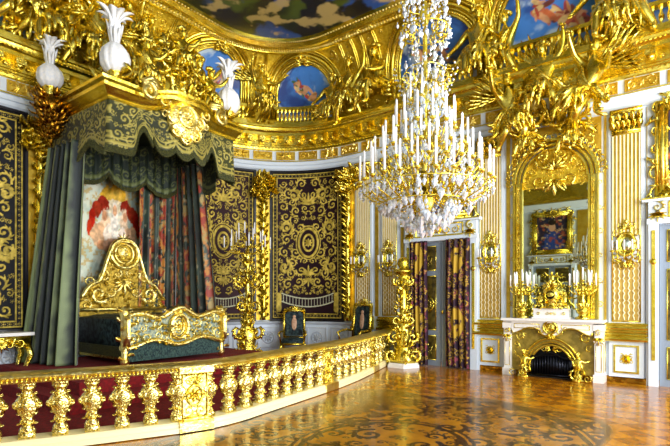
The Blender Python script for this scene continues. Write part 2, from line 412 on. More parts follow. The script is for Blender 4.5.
# ceiling
def ceiling():
    nx, ny = 420, 340; x0, x1, y0, y1 = XL+.9, 4.4, -.3, YR-.9
    n1 = fbm(nx, ny, 11, 11, 5); n2 = fbm(nx, ny, 14, 12, 5); C = mixc(lin('#0c1c14'), lin('#4a5a1c'), ss(n1, .35, .6)); C = mixc(C, lin('#1c4c9c'), ss(n2, .5, .62)); C = mixc(C, lin('#0a0e1c'), ss(fbm(nx, ny, 26, 14), .5, .62))
    C = mixc(C, lin('#c8b070'), ss(fbm(nx, ny, 30, 19), .56, .66)*.8)
    mb = gridmb(nx, ny, lambda U, V: np.stack([x0+(x1-x0)*U, y0+(y1-y0)*V, 0*U+8.87], 2))
    mb.F = [f[::-1] for f in mb.F]
    mb.build('ceiling', PAINT, kind='structure', col=withA(C, 1), smooth=False)
    m = MB(); m.box((-3.3, 5.4, 9.35), (15.6, 11.8, .1)); m.build('ceiling_slab', WHITE, kind='structure', smooth=False)
ceiling()
# baseboard, dado, wall panels
mb = swallc([(.05, 0), (.05, .1), (.03, .12)], S2, SEND, .5); struct('baseboard_right', mb, BRONZE, smooth='auto')
mb = swallc([(.05, 0), (.05, .12), (.03, .14)], -.3, S2); struct('baseboard_left', mb, WHITE, smooth='auto')
mb = swallc([(.04, .92), (.09, .95), (.11, .99), (.07, 1.02)], -.3, 13.15); struct('trim_1', mb, WHITE, smooth='auto')
mb = MB(); q = 2.7
while q < 13:
    if True:
        wframe(mb, q, q+.62, .22, .84, .03, 0, .03)
        relief(mb, rosette(0, 0, .13, 8)+ring(0, 0, .17, .17, .015), fn=wmap(q+.31, .53, .01))
    q += .74
struct('trim_2', mb, GREY, smooth='auto')
# entablature
struct('trim_3', swallc([(.02, 5.48), (.06, 5.52), (.08, 5.54), (.08, 5.62), (.12, 5.63), (.12, 5.72), (.15, 5.73)], -.3, SEND), WHITE, smooth='auto')
struct('trim_4', swallc([(.13, 5.73), (.17, 5.745), (.15, 5.765), (.10, 5.77)], -.3, SEND), GOLD, smooth='auto')
struct('trim_5', swallc([(.10, 5.75), (.10, 6.06)], -.3, SEND), WHITE, smooth='auto')
mb = swallc([(.10, 6.05), (.15, 6.06), (.17, 6.10), (.17, 6.14), (.2, 6.15), (.2, 6.19), (.23, 6.20), (.23, 6.38), (.48, 6.39), (.48, 6.47), (.52, 6.49), (.55, 6.54), (.56, 6.58), (.60, 6.60), (.60, 6.65), (.1, 6.67)], -.3, SEND)
struct('trim_6', mb, GOLD, smooth='auto')
mb = MB(); q = .1                                      # modillions, egg bosses
while q < SEND:
    wbox(mb, q, q+.18, 6.27, 6.385, .2, .46, 1); wbox(mb, q+.02, q+.16, 6.2, 6.28, .2, .36, 1); mb.merge(MB().blob((0, 0, 0), (.08, .05, .05), 8, 5), wmap(q+.09, 6.25, .4))
    mb.merge(MB().blob((0, 0, 0), (.045, .05, .03), 6, 4), wmap(q+.28, 6.29, .25)); q += .4
q = .1
while q < SEND: wbox(mb, q, q+.05, 6.1, 6.14, .16, .195, 1); q += .1
q = .1
while q < SEND: mb.merge(MB().blob((0, 0, 0), (.026, .02, .02), 5, 4), wmap(q, 6.51, .55)); q += .075
struct('trim_7', mb, GOLDC, smooth='auto')
mb = MB(); mf = MB(); q = .15; k = 0                    # frieze panels
PF = mirror(scroll(.16, 0, .105, 2.5, -1, leaves=4)+line((.02, 0), (.08, 0), .02))+rosette(0, 0, .06, 6)
PF2 = mirror(palmette(.06, 0, .2, .3, 5, 2.4))+ring(0, 0, .07, .07, .014)
while q < SEND-.8:
    wframe(mf, q, q+.58, 5.79, 6.03, .018, .1, .125); wbox(mf, q+.018, q+.562, 5.805, 6.015, .1, .106)
    relief(mb, PF if k % 2 == 0 else PF2, hk=1.3, fn=wmap(q+.29, 5.91, .105)); q += .7; k += 1
struct('trim_8', mb, GOLDP, smooth='auto'); struct('trim_9', mf, YEL, smooth='auto')
# cove
S_A, S_B = -.3, SEND
def covegrid():
    S = np.arange(S_A, S_B, .15); U = np.linspace(0, ULEN, 26)
    return gridmb(len(S), len(U), lambda a, b: cmap()(np.stack([(S_A+(S_B-S_A)*a).ravel(), (ULEN*b).ravel(), 0*a.ravel()], 1)).reshape(len(U), len(S), 3))
struct('trim_10', covegrid(), GOLDF)
def uwsweep(prof, s0, s1, step=.15):                   # profile (u,h) swept along s on the cove
    return swall([(h, u) for u, h in prof], s0, s1, fn=cmap(), step=step)
struct('trim_11', uwsweep([(2.2, 0), (2.22, .06), (2.28, .09), (2.34, .05), (2.4, .05), (2.44, .13), (2.56, .17), (2.66, .1), (2.72, .1), (2.75, .0)], S_A, S_B), GOLD, smooth='auto')
mb = MB(); q = S_A+.1
while q < S_B: mb.merge(MB().blob((0, 0, 0), (.03, .03, .03), 5, 4), cmap(q, 2.7, .1)); mb.merge(MB().blob((0, 0, 0), (.04, .05, .03), 5, 4), cmap(q, 2.33, .08)); q += .09
struct('trim_12', mb, GOLDP)
# ---- lunettes
LUN = [(3.1, .95, 2.05), (8.7, .85, 2.0), (11.55, .85, 1.9), (15.7, 1.02, 2.0), (18.4, 1.12, 2.15), (21.1, 1.0, 2.1)]
RIBS = [10.12, 13.25, 13.95, 7.35]
def lunpath(c, hw, top, off=0, u0=.35, n=22):
    r = hw+off; sp = top-hw; P = [(c-r, u0)]
    a = np.linspace(pi, 0, n); P += [(c+r*cos(x), sp+r*sin(x)) for x in a]; P += [(c+r, u0)]; return np.array(P)
def skyp(nx, ny, seed, dark):
    n = fbm(nx, ny, 3, seed, 5); C = mixc(lin('#123a86'), lin('#3f7fd0'), ss(n, .3, .6)); C = mixc(C, lin('#b9cfe4'), ss(fbm(nx, ny, 4, seed+50, 5), .52, .72)); 
    return C*dark
FLES = [lin(c) for c in ('#d9a070', '#c98a50', '#b03a2a', '#d06a3a', '#3f6a3a', '#e0c080', '#7a3020')]
LUNLAB = ['lunette painting far left over the tapestry with a blue sky', 'lunette painting behind the white plume right of the bed canopy', 'round lunette painting of reclining figures in the rounded corner', 'lunette painting behind the chandelier chain, deep blue sky', 'wide lunette painting with red-draped figure above the fireplace mirror', 'lunette painting at the far right behind the cornice statue pair']
for k, (c, hw, top) in enumerate(LUN):
    x, y = plan(c, 0); t = thing('lunette_painting', LUNLAB[k], 'painting', (float(x), float(y), 6.9), group=None)
    nx, ny = 120, 120; C = skyp(nx, ny, 20+k, 1.0 if k != 3 else .6); rg = np.random.RandomState(40+k); UU, VV = np.meshgrid(np.linspace(-1, 1, nx), np.linspace(0, 1, ny))
    nz = fbm(nx, ny, 10, 60+k)
    gx, gy, ga = rg.uniform(-.2, .2), rg.uniform(.42, .55), rg.uniform(.2, .7)*rg.choice([-1, 1])
    for j in range(34 if k != 4 else 60):              # a cluster of small reclining figures, wings and flying cloth
        q = rg.uniform(-1, 1)*(.45 if k != 4 else .6); fx = gx+q*cos(ga)+rg.uniform(-.1, .1); fy = gy+q*sin(ga)*.6+rg.uniform(-.09, .09); a = ga+rg.uniform(-1, 1)
        rx, ry = rg.uniform(.06, .2), rg.uniform(.025, .06); ci = rg.choice([0, 0, 1, 2, 3, 4, 5, 6, 1, 4]) if k != 4 else rg.choice([0, 1, 2, 3, 2, 5, 6])
        dx = UU-fx; dy = (VV-fy)*1.5; e = ((dx*cos(a)+dy*sin(a))/rx)**2+((-dx*sin(a)+dy*cos(a))/ry)**2
        C = mixc(C, np.array(FLES[ci])*(.35+1.1*nz[..., None]), ss(1.15-e+.5*(nz-.5), 0, .5)*.95)
    if k == 3: C = mixc(C, lin('#2c2a10'), ss(.5-VV+.4*(nz-.5)-.3*np.abs(UU-.5), 0, .2))
    C = mixc(C, lin('#dfe6ee'), ss(.16-VV+.2*(nz-.5), 0, .2))
    def pos(U, V):
        u = .35+V*(top-.35); sp = top-hw; hwid = np.where(u > sp, np.sqrt(np.maximum(hw**2-(u-sp)**2, 1e-4)), hw)
        return cmap(0, 0, .02)(np.stack([(c+(U*2-1)*hwid).ravel(), u.ravel(), 0*u.ravel()], 1)).reshape(U.shape+(3,))
    g = gridmb(nx, ny, pos); g.build('painted_panel', PAINT, t, world=True, col=withA(C, 1))
    f = MB()
    for off, r in ((.03, .045), (.1, .022), (.16, .03), (.25, .07), (.36, .03), (.43, .05)):
        P = lunpath(c, hw, top, off); f.merge(MB().tube(np.c_[P, np.full(len(P), .03)], r, 6), cmap())
    f.build('arch_moulding', GOLD, t, world=True)
    f = MB(); P = lunpath(c, hw, top, .1, n=56)
    for p in P: f.merge(MB().blob((p[0], p[1], .1), (.03, .03, .025), 5, 4), cmap())
    relief(f, palmette(0, -.15, .38, pi/2, 7, 3)+rosette(0, -.02, .12, 6), hk=2, fn=cmap(c, top+.16, .1)); relief(f, mirror(scroll(.16, 0, .12, 2, 1)), hk=2, fn=cmap(c, top+.1, .1))
    f.build('keystone_ornament', GOLDC, t, world=True)
# ribs and carved spandrels
mb = MB(); mo = MB()
for q in RIBS+[16.98-.02, 19.72]:
    for dx in (-.27, -.2, .2, .27):
        P = np.array([(q+dx*(1-.25*v), .5+2.0*v, .04) for v in np.linspace(0, 1, 10)]); mb.merge(MB().tube(P, .03, 5), cmap())
    st = []
    for j in range(6): st += shift(mirror(scroll(.07, 0, .06, 2+j, 1 if j % 2 else -1, leaves=3)), 0, .75+.29*j)+rosette(0, .9+.29*j, .05, 5)
    relief(mo, st, hk=1.4, fn=cmap(q, 0, .02))
struct('trim_13', mb, GOLD)
def free(x, y, r):
    for c, hw, top in LUN:
        sp = top-hw
        if (y < sp and abs(x-c) < hw+.48+r) or math.hypot(x-c, y-sp) < hw+.48+r: return False
    for q in RIBS+[16.98, 19.72]:
        if abs(x-q) < .3+r*.8: return False
    return True
relief(mo, scatter(2.2, SEND-.5, .5, 2.2, (.26, .18, .12, .07), 3, inside=free, tries=1300, leaves=6), hk=1.5, zk=.6, fn=cmap(0, 0, .01))
struct('trim_14', mo, GOLDC)
# little balustrades at the foot of the lunettes
def turned(h, r, n=8):
    p = [(.9, 0), (.9, .06), (.5, .09), (.4, .16), (.75, .28), (1, .42), (.9, .52), (.5, .68), (.42, .78), (.7, .86), (.9, .92), (.9, 1)]
    return [(a*r, b*h) for a, b in p]
mb = MB()
for c, hw, top in LUN:
    f = MB(); n = int(hw*2/.13)
    wbox(mb, c-hw-.1, c+hw+.1, 6.64, 6.78, .32, .5); wbox(mb, c-hw-.1, c+hw+.1, 7.14, 7.22, .3, .5)
    for j in range(n+1):
        s_ = c-hw+2*hw*j/n; X, Y = plan(s_, .41); mb.lathe(turned(.38, .05), 7, (float(X), float(Y), 6.77))
struct('trim_15', mb, GOLD, smooth='auto')

# ================================================================== BALUSTRADE
def lab3(V): return V
RAILH = .86
def railthing():
    t = thing('balustrade', 'gilded balustrade of carved balusters curving around the state bed', 'balustrade', (-5.4, 5.2, 0))
    def sw(prof, q0, q1, closed=True, n=None):
        n = n or max(3, int((q1-q0)/.12)); Q = np.linspace(q0, q1, n); V = []
        for q_ in Q:
            p = bl(np.array(q_)); nn = bln(np.array(q_))
            for d, z in prof: V.append((p[0]+nn[0]*d, p[1]+nn[1]*d, z))
        m = len(prof); F = []
        for i in range(n-1):
            for k in range(m): F.append((i*m+k, i*m+(k+1) % m, (i+1)*m+(k+1) % m, (i+1)*m+k))
        F += [tuple(range(m))[::-1], tuple(range((n-1)*m, n*m))]
        return MB().add(V, F)
    rp = [(-.13, .76), (.10, .76), (.11, .79), (.15, .8), (.165, .83), (.15, .855), (.12, .87), (-.12, .87), (-.15, .855), (-.165, .83), (-.15, .8)]
    bp = [(-.15, .013), (.17, .013), (.17, .07), (.15, .085), (.15, .12), (.13, .14), (-.13, .14), (-.15, .12)]
    posts = [bly(3.86), bly(6.95), bly(9.35), bly(10.75)]
    sw(rp, .02, BLEN-.05).build('hand_rail', GOLDP, t, world=True, smooth='auto')
    sw(bp, .02, BLEN-.05).build('plinth', PLINTH, t, world=True, smooth='auto')
    m = MB(); q = .05
    while q < BLEN-.1:
        p = bl(np.array(q)); nn = bln(np.array(q)); m.blob((p[0]+nn[0]*.165, p[1]+nn[1]*.165, .79), (.016, .016, .014), 5, 4); q += .045
    m.build('rail_beading', GOLDC, t, world=True)
    # one baluster
    b = MB(); b.box((0, 0, .17), (.16, .16, .06)); b.box((0, 0, .74), (.16, .16, .045))
    prof = [(.07, .2), (.085, .22), (.065, .25), (.05, .28), (.075, .32), (.06, .36), (.075, .39), (.105, .44), (.118, .5), (.105, .56), (.07, .61), (.05, .64), (.065, .67), (.085, .70), (.075, .72)]
    b.lathe(prof, 24, mod=lambda a, z: 1+.09*cos(8*a)*(1 if .38 < z < .62 else .5))
    for k in range(4):
        a = k*pi/2; b.blob((.115*cos(a), .115*sin(a), .5), (.035, .035, .045), 7, 5)
        for j in (-1, 1):
            for z0, dz in ((.4, 1), (.3, -1), (.62, 1)):
                b.leaf((.06*cos(a+j*.35), .06*sin(a+j*.35), z0), (cos(a+j*.5)*.9, sin(a+j*.5)*.9, .7*dz), (cos(a), sin(a), 0), .055, .045, .6, 3)
    b0 = None; bnd = [0.0]+posts+[BLEN-.02]
    for i in range(len(bnd)-1):
        a, c = bnd[i]+.2, bnd[i+1]-.2
        n = max(1, int(round((c-a)/.33))) if i != 3 else 3
        for k in range(n+1 if i else n+1):
            q_ = a+(c-a)*k/max(1, n); p = bl(np.array(q_)); nn = bln(np.array(q_)); az = math.atan2(nn[1], nn[0])
            if b0 is None:
                b0 = b.build('baluster', GOLDB, t); o = b0
            else: o = inst(b0, t, (0, 0, 0))
            o.location = (p[0]+5.4, p[1]-5.2, 0); o.rotation_euler = (0, 0, az)
    pm = MB(); pm.box((0, 0, .45), (.14, .36, .62)); pm.box((0, 0, .08), (.36, .44, .13)); pm.box((0, 0, .79), (.34, .44, .08))
    pn = MB(); st = mirror(scroll(.08, .2, .07, 1, 1)+scroll(.08, -.2, .07, 5, -1)+scroll(.1, .0, .06, 3, 1, leaves=3))+ring(0, 0, .1, .13, .018)+rosette(0, 0, .09, 7)+palmette(0, .14, .14)+rectl(-.16, -.28, .16, .28, .012)
    relief(pn, st, hk=1.5, fn=lambda V: np.stack([.07+V[:, 2], V[:, 0], .45+V[:, 1]], 1))
    po = None
    for q_ in posts:
        p = bl(np.array(q_)); nn = bln(np.array(q_)); az = math.atan2(nn[1], nn[0])
        if po is None: po = pm.build('pier', GOLDP, t, smooth='auto'); on = pn.build('carved_panel', GOLDC, po); o = po
        else:
            o = inst(po, t, (0, 0, 0)); inst(on, o, (0, 0, 0))
        o.location = (p[0]+5.4, p[1]-5.2, 0); o.rotation_euler = (0, 0, az)
railthing()

# ================================================================== FIGURES (gilded carved statues)
_FC = {}
def skin(name, J, E, sub=1):
    if name in _FC: return _FC[name]
    me = bpy.data.meshes.new('b'); keys = list(J); me.from_pydata([J[k][:3] for k in keys], [(keys.index(a), keys.index(b)) for a, b in E], [])
    o = bpy.data.objects.new('b', me); COL.objects.link(o)
    o.modifiers.new('s', 'SKIN'); sv = me.skin_vertices[0].data if me.skin_vertices else None
    if sv is None:
        bpy.context.view_layer.objects.active = o; o.modifiers.clear(); o.modifiers.new('s', 'SKIN'); bpy.context.view_layer.update(); sv = me.skin_vertices[0].data
    for i, k in enumerate(keys): r = J[k][3]; sv[i].radius = (r, r) if np.isscalar(r) else r; sv[i].use_root = (i == 0)
    m = o.modifiers.new('u', 'SUBSURF'); m.levels = sub; m.render_levels = sub
    ev = o.evaluated_get(bpy.context.evaluated_depsgraph_get()); r = bpy.data.meshes.new_from_object(ev)
    V = np.array([v.co[:] for v in r.vertices]); F = [tuple(p.vertices) for p in r.polygons]
    bpy.data.objects.remove(o); bpy.data.meshes.remove(r); _FC[name] = (V, F); return V, F
def pose(kind):
    # x side, y forward (out of the wall), z up, metres for an adult of 1.7
    J = dict(pel=(0, 0, .5, .15), sp=(0, .02, .68, .125), ch=(0, .03, .9, .15), nk=(0, .05, 1.1, .065), h1=(0, .075, 1.2, .06),
             sl=(-.2, .02, 1.0, .085), sr=(.2, .02, 1.0, .085), hl=(-.1, .05, .46, .11), hr=(.1, .05, .46, .11))
    if kind == 'sit': A = dict(el=(-.36, .08, .8, .06), wl=(-.3, .36, .72, .045), fl=(-.24, .46, .74, .035), er=(.36, -.02, .82, .06), wr=(.5, .1, .62, .045), fr=(.54, .17, .56, .035), kl=(-.18, .45, .52, .095), al=(-.2, .4, .1, .06), tl=(-.2, .56, .03, .045), kr=(.2, .4, .42, .095), ar=(.24, .5, .02, .06), tr=(.26, .64, -.03, .045))
    elif kind == 'reach': A = dict(el=(-.38, .1, 1.2, .06), wl=(-.42, .2, 1.45, .045), fl=(-.41, .24, 1.54, .035), er=(.34, .1, .8, .06), wr=(.2, .34, .78, .045), fr=(.12, .42, .8, .035), kl=(-.22, .38, .34, .095), al=(-.34, .2, -.02, .06), tl=(-.38, .34, -.08, .045), kr=(.2, .36, .26, .095), ar=(.3, .16, -.14, .06), tr=(.34, .28, -.2, .045))
    elif kind == 'fly': A = dict(el=(-.4, .15, .92, .06), wl=(-.56, .34, 1.05, .045), fl=(-.61, .42, 1.1, .035), er=(.33, .2, 1.16, .06), wr=(.36, .36, 1.36, .045), fr=(.36, .42, 1.45, .035), kl=(-.12, .3, .18, .095), al=(.05, .0, -.1, .06), tl=(.1, -.04, -.24, .045), kr=(.26, .26, .24, .095), ar=(.4, .02, .0, .06), tr=(.48, .0, -.12, .045))
    else: # putto
        J = dict(pel=(0, 0, .42, .19), sp=(0, .02, .62, .17), ch=(0, .03, .85, .18), nk=(0, .05, 1.03, .1), h1=(0, .07, 1.14, .1),
                 sl=(-.2, .02, .95, .09), sr=(.2, .02, .95, .09), hl=(-.12, .05, .38, .14), hr=(.12, .05, .38, .14))
        A = dict(el=(-.45, .1, 1.0, .07), wl=(-.6, .2, 1.2, .068), fl=(-.64, .23, 1.3, .045), er=(.42, .15, .82, .07), wr=(.6, .28, .9, .068), fr=(.68, .33, .93, .045), kl=(-.22, .4, .36, .11), al=(-.25, .38, .05, .07), tl=(-.25, .5, 0, .068), kr=(.3, .32, .28, .11), ar=(.4, .3, -.05, .07), tr=(.42, .43, -.1, .05))
    J.update(A)
    E = [('pel', 'sp'), ('sp', 'ch'), ('ch', 'nk'), ('nk', 'h1'), ('ch', 'sl'), ('ch', 'sr'), ('sl', 'el'), ('el', 'wl'), ('wl', 'fl'), ('sr', 'er'), ('er', 'wr'), ('wr', 'fr'), ('pel', 'hl'), ('pel', 'hr'), ('hl', 'kl'), ('kl', 'al'), ('al', 'tl'), ('hr', 'kr'), ('kr', 'ar'), ('ar', 'tr')]
    V, F = skin(kind, J, E)
    h = MB(); h.add(V, F)                              # head with brow, nose, chin and ears
    k, z = (1, 1.31) if kind != 'putto' else (1.28, 1.27)
    h.blob((0, .09, z), (.09*k, .11*k, .13*k), 14, 10); h.blob((0, .13, z-.075*k), (.055*k, .06*k, .05*k), 8, 6); h.blob((0, .195*k, z-.01), (.016*k, .022*k, .032*k), 6, 5)
    for sg in (-1, 1): h.blob((sg*.035*k, .18*k, z+.03*k), (.022*k, .012*k, .008*k), 6, 4); h.blob((sg*.088*k, .085, z), (.014, .025, .032), 6, 4)
    h.blob((0, .187*k, z-.055*k), (.026*k, .012*k, .008*k), 6, 4)
    for sd in 'lr':                                    # hands: palm, four fingers and a thumb
        w_, f_ = np.array(J['w'+sd][:3]), np.array(J['f'+sd][:3]); d = (f_-w_)/np.linalg.norm(f_-w_); sx = np.cross(d, [0, .3, 1]); sx /= np.linalg.norm(sx); up = np.cross(sx, d)
        h.blob(f_, (.04, .045, .04), 7, 5)
        for i in range(4): o = sx*(.02*i-.03); h.tube([f_+o, f_+o+d*.06*(1-.12*abs(i-1.4)), f_+o+d*.1*(1-.12*abs(i-1.4))-up*.03], [.013, .011, .008], 5)
        h.tube([f_-sx*.03, f_-sx*.07+d*.03, f_-sx*.075+d*.07], [.015, .012, .009], 5)
    return np.concatenate(h.V), h.F
def wing(sg, k=1.0):
    mb = MB()
    for row, (n, L, w) in enumerate(((9, .68, .085), (7, .42, .08), (5, .25, .07))):
        for i in range(n):
            a = 1.25-.25*row*.3-i*(1.5/n); p = (sg*(.1+.045*i*k), -.02+.03*row, .95+.05*(n-i)*.4)
            mb.leaf(p, (sg*cos(a), -.15, sin(a)), (0, 1, 0), L*k*(1-.04*i), w*k, .12, 4)
    mb.tube([(sg*.06, -.02, .9), (sg*.25, 0, 1.15), (sg*.45, 0, 1.3), (sg*.5, 0, 1.5)], [.05, .06, .05, .02], 6); return mb
def drape(path, wd, seed, folds=5, amp=.05):
    rg = np.random.RandomState(seed); P = np.array(path, float); n = 16; t = np.linspace(0, 1, n); tt = np.linspace(0, 1, len(P)); C = np.stack([np.interp(t, tt, P[:, i]) for i in range(3)], 1)
    C[1:-1] = (C[:-2]+C[2:]+C[1:-1])/3
    T = np.gradient(C, axis=0); T /= np.linalg.norm(T, axis=1)[:, None]+1e-9; Sd = np.cross(T, [0, 1, .2]); Sd /= np.linalg.norm(Sd, axis=1)[:, None]+1e-9; N = np.cross(Sd, T)
    W_ = np.interp(t, [0, .3, .7, 1], [.5, 1, 1.1, .8])*wd; m = folds*4+1; u = np.linspace(-.5, .5, m); ph = rg.rand()*6; V = []
    for s_ in (1, -1):
        for i in range(n):
            for j in range(m):
                bulge = .16*wd*(1-4*u[j]**2); o = amp*(sin(u[j]*folds*2*pi+ph+1.6*sin(4*t[i]+ph)+2*u[j]*t[i])+.5*sin(9*t[i]+7*u[j]+ph)); V.append(C[i]+Sd[i]*u[j]*W_[i]+N[i]*(bulge+o+s_*.01))
    F = []; K = n*m
    for i in range(n-1):
        for j in range(m-1): a = i*m+j; F.append((a, a+1, a+m+1, a+m)); F.append((K+a, K+a+m, K+a+m+1, K+a+1))
    for i in range(n-1):
        for j in (0, m-1): a = i*m+j; F.append((a, a+m, K+a+m, K+a))
    for j in range(m-1):
        for i in (0, n-1): a = i*m+j; F.append((a, K+a, K+a+1, a+1))
    return MB().add(V, F)
def statue(label, kind, loc, rz, k=1.0, wings=False, seed=0, tilt=0, lean=0, name='gilded_statue', group=None, m=None, drp=True, parent_r=0):
    t = thing(name, label, 'statue', loc, rz, group)
    M = rotm('y', lean) @ rotm('x', tilt); f = lambda V: (V*k) @ M.T
    V, F = pose(kind); m = m or GOLD
    MB().add(V, F).map(f).build('body', m, t)
    h = MB(); rg = random.Random(seed); hz = 1.38 if kind != 'putto' else 1.36; hr = .12 if kind != 'putto' else .16
    for i in range(14):
        a = rg.uniform(0, 2*pi); e = rg.uniform(.0, 1.3); h.blob((hr*cos(a)*cos(e), .05+hr*sin(a)*cos(e)*.9-.02, hz+hr*sin(e)*.75), hr*.42, 6, 4)
    h.map(f).build('hair', GOLDC, t)
    if drp:
        rg = random.Random(seed+5); d = MB(); x = rg.choice((-1, 1)); U = rg.uniform; kk = 1 if kind != 'putto' else .75
        for i in range(15):                            # skirt folds from the waist over the lap to the hem
            q = i/14*2-1; n = 9; t_ = np.linspace(0, 1, n); w1 = .15*q; w2 = (.3*q+U(-.07, .07))*(1.1-.2*kk); end = .1+U(-.1, .25)
            P = np.stack([w1+(w2-w1)*t_+.025*np.sin(t_*7+U(0, 6)), .1+.12*(1-q*q)+.34*np.sin(np.minimum(t_*1.9, 1.6))*(1-.3*q*q)+.03*np.sin(t_*9+U(0, 6)), (.62-.1*t_-(.55-end)*t_**2.2)], 1)
            d.tube(P*[1, kk, 1], np.interp(t_, [0, .3, .8, 1], [.025, U(.04, .06), U(.035, .06), .012]), 6)
        for i in range(6):                             # sash across the chest
            t_ = np.linspace(0, 1, 7); d.tube(np.stack([x*(.16-.34*t_)+.01*i, .12+.07*np.sin(t_*3.1)+U(0, .02), 1.0-.4*t_-.035*i+.02*np.sin(t_*8)], 1), np.interp(t_, [0, .5, 1], [.02, .03, .03]), 5)
        for i in range(5):                             # loose end blowing to the side
            t_ = np.linspace(0, 1, 9); L_ = U(.3, .5); d.tube(np.stack([-x*(.15+L_*t_), .05+.06*np.sin(t_*6+i), .62-.05*i-(.1+.03*i)*t_+.07*np.sin(t_*5+1)], 1), np.interp(t_, [0, .5, 1], [.03, .055, .03]), 6)
        d.map(f).build('drapery', GOLDC, t)
    if wings:
        for sg in (-1, 1): wing(sg).map(f).build('wing', GOLDC, t)
    return t
def wallstatue(label, kind, s, z, d, k=1., turn=0, **kw):
    X, Y = plan(s, d); X1, Y1 = plan(s, d+.1); az = math.atan2(float(Y1-Y), float(X1-X))      # inward normal
    return statue(label, kind, (float(X), float(Y), z), az-pi/2+turn, k, **kw)

# ================================================================== PILASTERS (right wall)
LATF = mat('tan_gilt_field', '#b3923e', .4, .3, '#c8a850', 8)
def pilaster(s, label, w=.5):
    t = thing('pilaster', label, 'pilaster', (float(plan(s, 0)[0]), YR, 0), 0, None)
    hw = w/2
    m = MB(); wbox(m, s-hw-.06, s+hw+.06, 1.18, 5.46, .0, .05); wbox(m, s-hw-.05, s+hw+.05, .12, .84, 0, .06)
    m.build('shaft', WHITE, t, world=True, smooth=False)
    g = MB(); wbox(g, s-hw, s+hw, 2.95, 4.98, .05, .06)
    g.build('fluted_field', YEL, t, world=True, smooth=False)
    g = MB(); n = 8
    for i in range(n):
        x = s-hw+.02+(w-.04)*i/(n-1); wbox(g, x-.011, x+.011, 2.95, 4.96, .06, .085)
    g.build('fillets', CREAM, t, world=True, smooth=False)
    g = MB(); wbox(g, s-hw, s+hw, 1.24, 2.5, .05, .058)
    g.build('lattice_field', LATF, t, world=True, smooth=False)
    g = MB(); nn = 6; P = []
    for i in range(nn):
        x = s-hw+.04+(w-.08)*i/(nn-1); zz = np.linspace(1.26, 2.48, 26); ph = (i % 2)*pi
        P.append((np.stack([x-s+.018*np.sin(zz*2*pi/.125+ph), zz], 1), np.full(26, .011)))
    relief(g, P, fn=wmap(s, 0, .06), zk=.3); g.build('lattice', CREAM, t, world=True); g = MB(); wframe(g, s-hw, s+hw, 1.22, 5.0, .02, .05, .075)
    g.build('gilded_border', GOLD, t, world=True)
    c = MB(); wbox(c, s-hw-.03, s+hw+.03, 5.38, 5.46, .05, .16); wbox(c, s-hw, s+hw, 5.0, 5.06, .05, .1)
    for r_, (z0, n, L, dd) in enumerate(((5.06, 6, .22, .08), (5.16, 5, .26, .11))):
        for i in range(n):
            x = -hw+.03+(w-.06)*i/(n-1); lf = MB().leaf((x, 0, 0), (x*.5, 1, .25), (0, 0, 1), L, .13, .5, 4); c.merge(lf, wmap(s, z0, dd))
    relief(c, mirror(scroll(.18, 5.32, .08, 0, 1, leaves=3)+scroll(.08, 5.24, .05, 2, -1, leaves=2))+rosette(0, 5.38, .08, 6), hk=2.5, fn=wmap(s, 0, .1))
    c.build('capital', GOLDC, t, world=True)
    b = MB()
    wbox(b, s-hw-.1, s+hw+.1, .84, 1.2, 0, .07)
    for z0, r_, d in ((1.17, .025, .1), (1.1, .035, .15), (1.03, .022, .11), (.97, .03, .12), (.88, .045, .17)): b.merge(MB().tube([(-hw-.12, z0, d), (hw+.12, z0, d)], r_, 8), wmap(s)); wbox(b, s-hw-.12, s+hw+.12, z0-.008, z0+.008, .05, d)
    wframe(b, s-hw+.03, s+hw-.03, .2, .76, .035, .06, .09)
    relief(b, mirror(scroll(.08, .05, .055, 1, 1, leaves=3)+scroll(.08, -.06, .05, 4, -1, leaves=3))+rosette(0, 0, .1, 8), hk=1.4, fn=wmap(s, .48, .06))
    b.build('pedestal_mouldings', GOLD, t, world=True, smooth='auto')
    return t
PS = [(13.47, 'narrow gilded pilaster nearest the rounded corner, left of two beside the tapestry'), (14.32, 'fluted pilaster left of the curtained door behind the tall pedestal'), (17.04, 'fluted white and gold pilaster between curtained door and fireplace'), (19.77, 'fluted white and gold pilaster right of the fireplace mirror')]
for s, l in PS: pilaster(s, l, .44 if s < 15 else .5)
mb = MB()                                                # yellow gilt wall strips beside the pilasters
for a, b in ((13.08, 13.16), (13.82, 13.96), (14.62, 14.74), (16.66, 16.72), (17.38, 17.5), (19.36, 19.44), (20.09, 20.14)): wbox(mb, a+.02, b-.02, 1.2, 5.44, 0, .03)
struct('trim_16', mb, YEL, smooth=False)

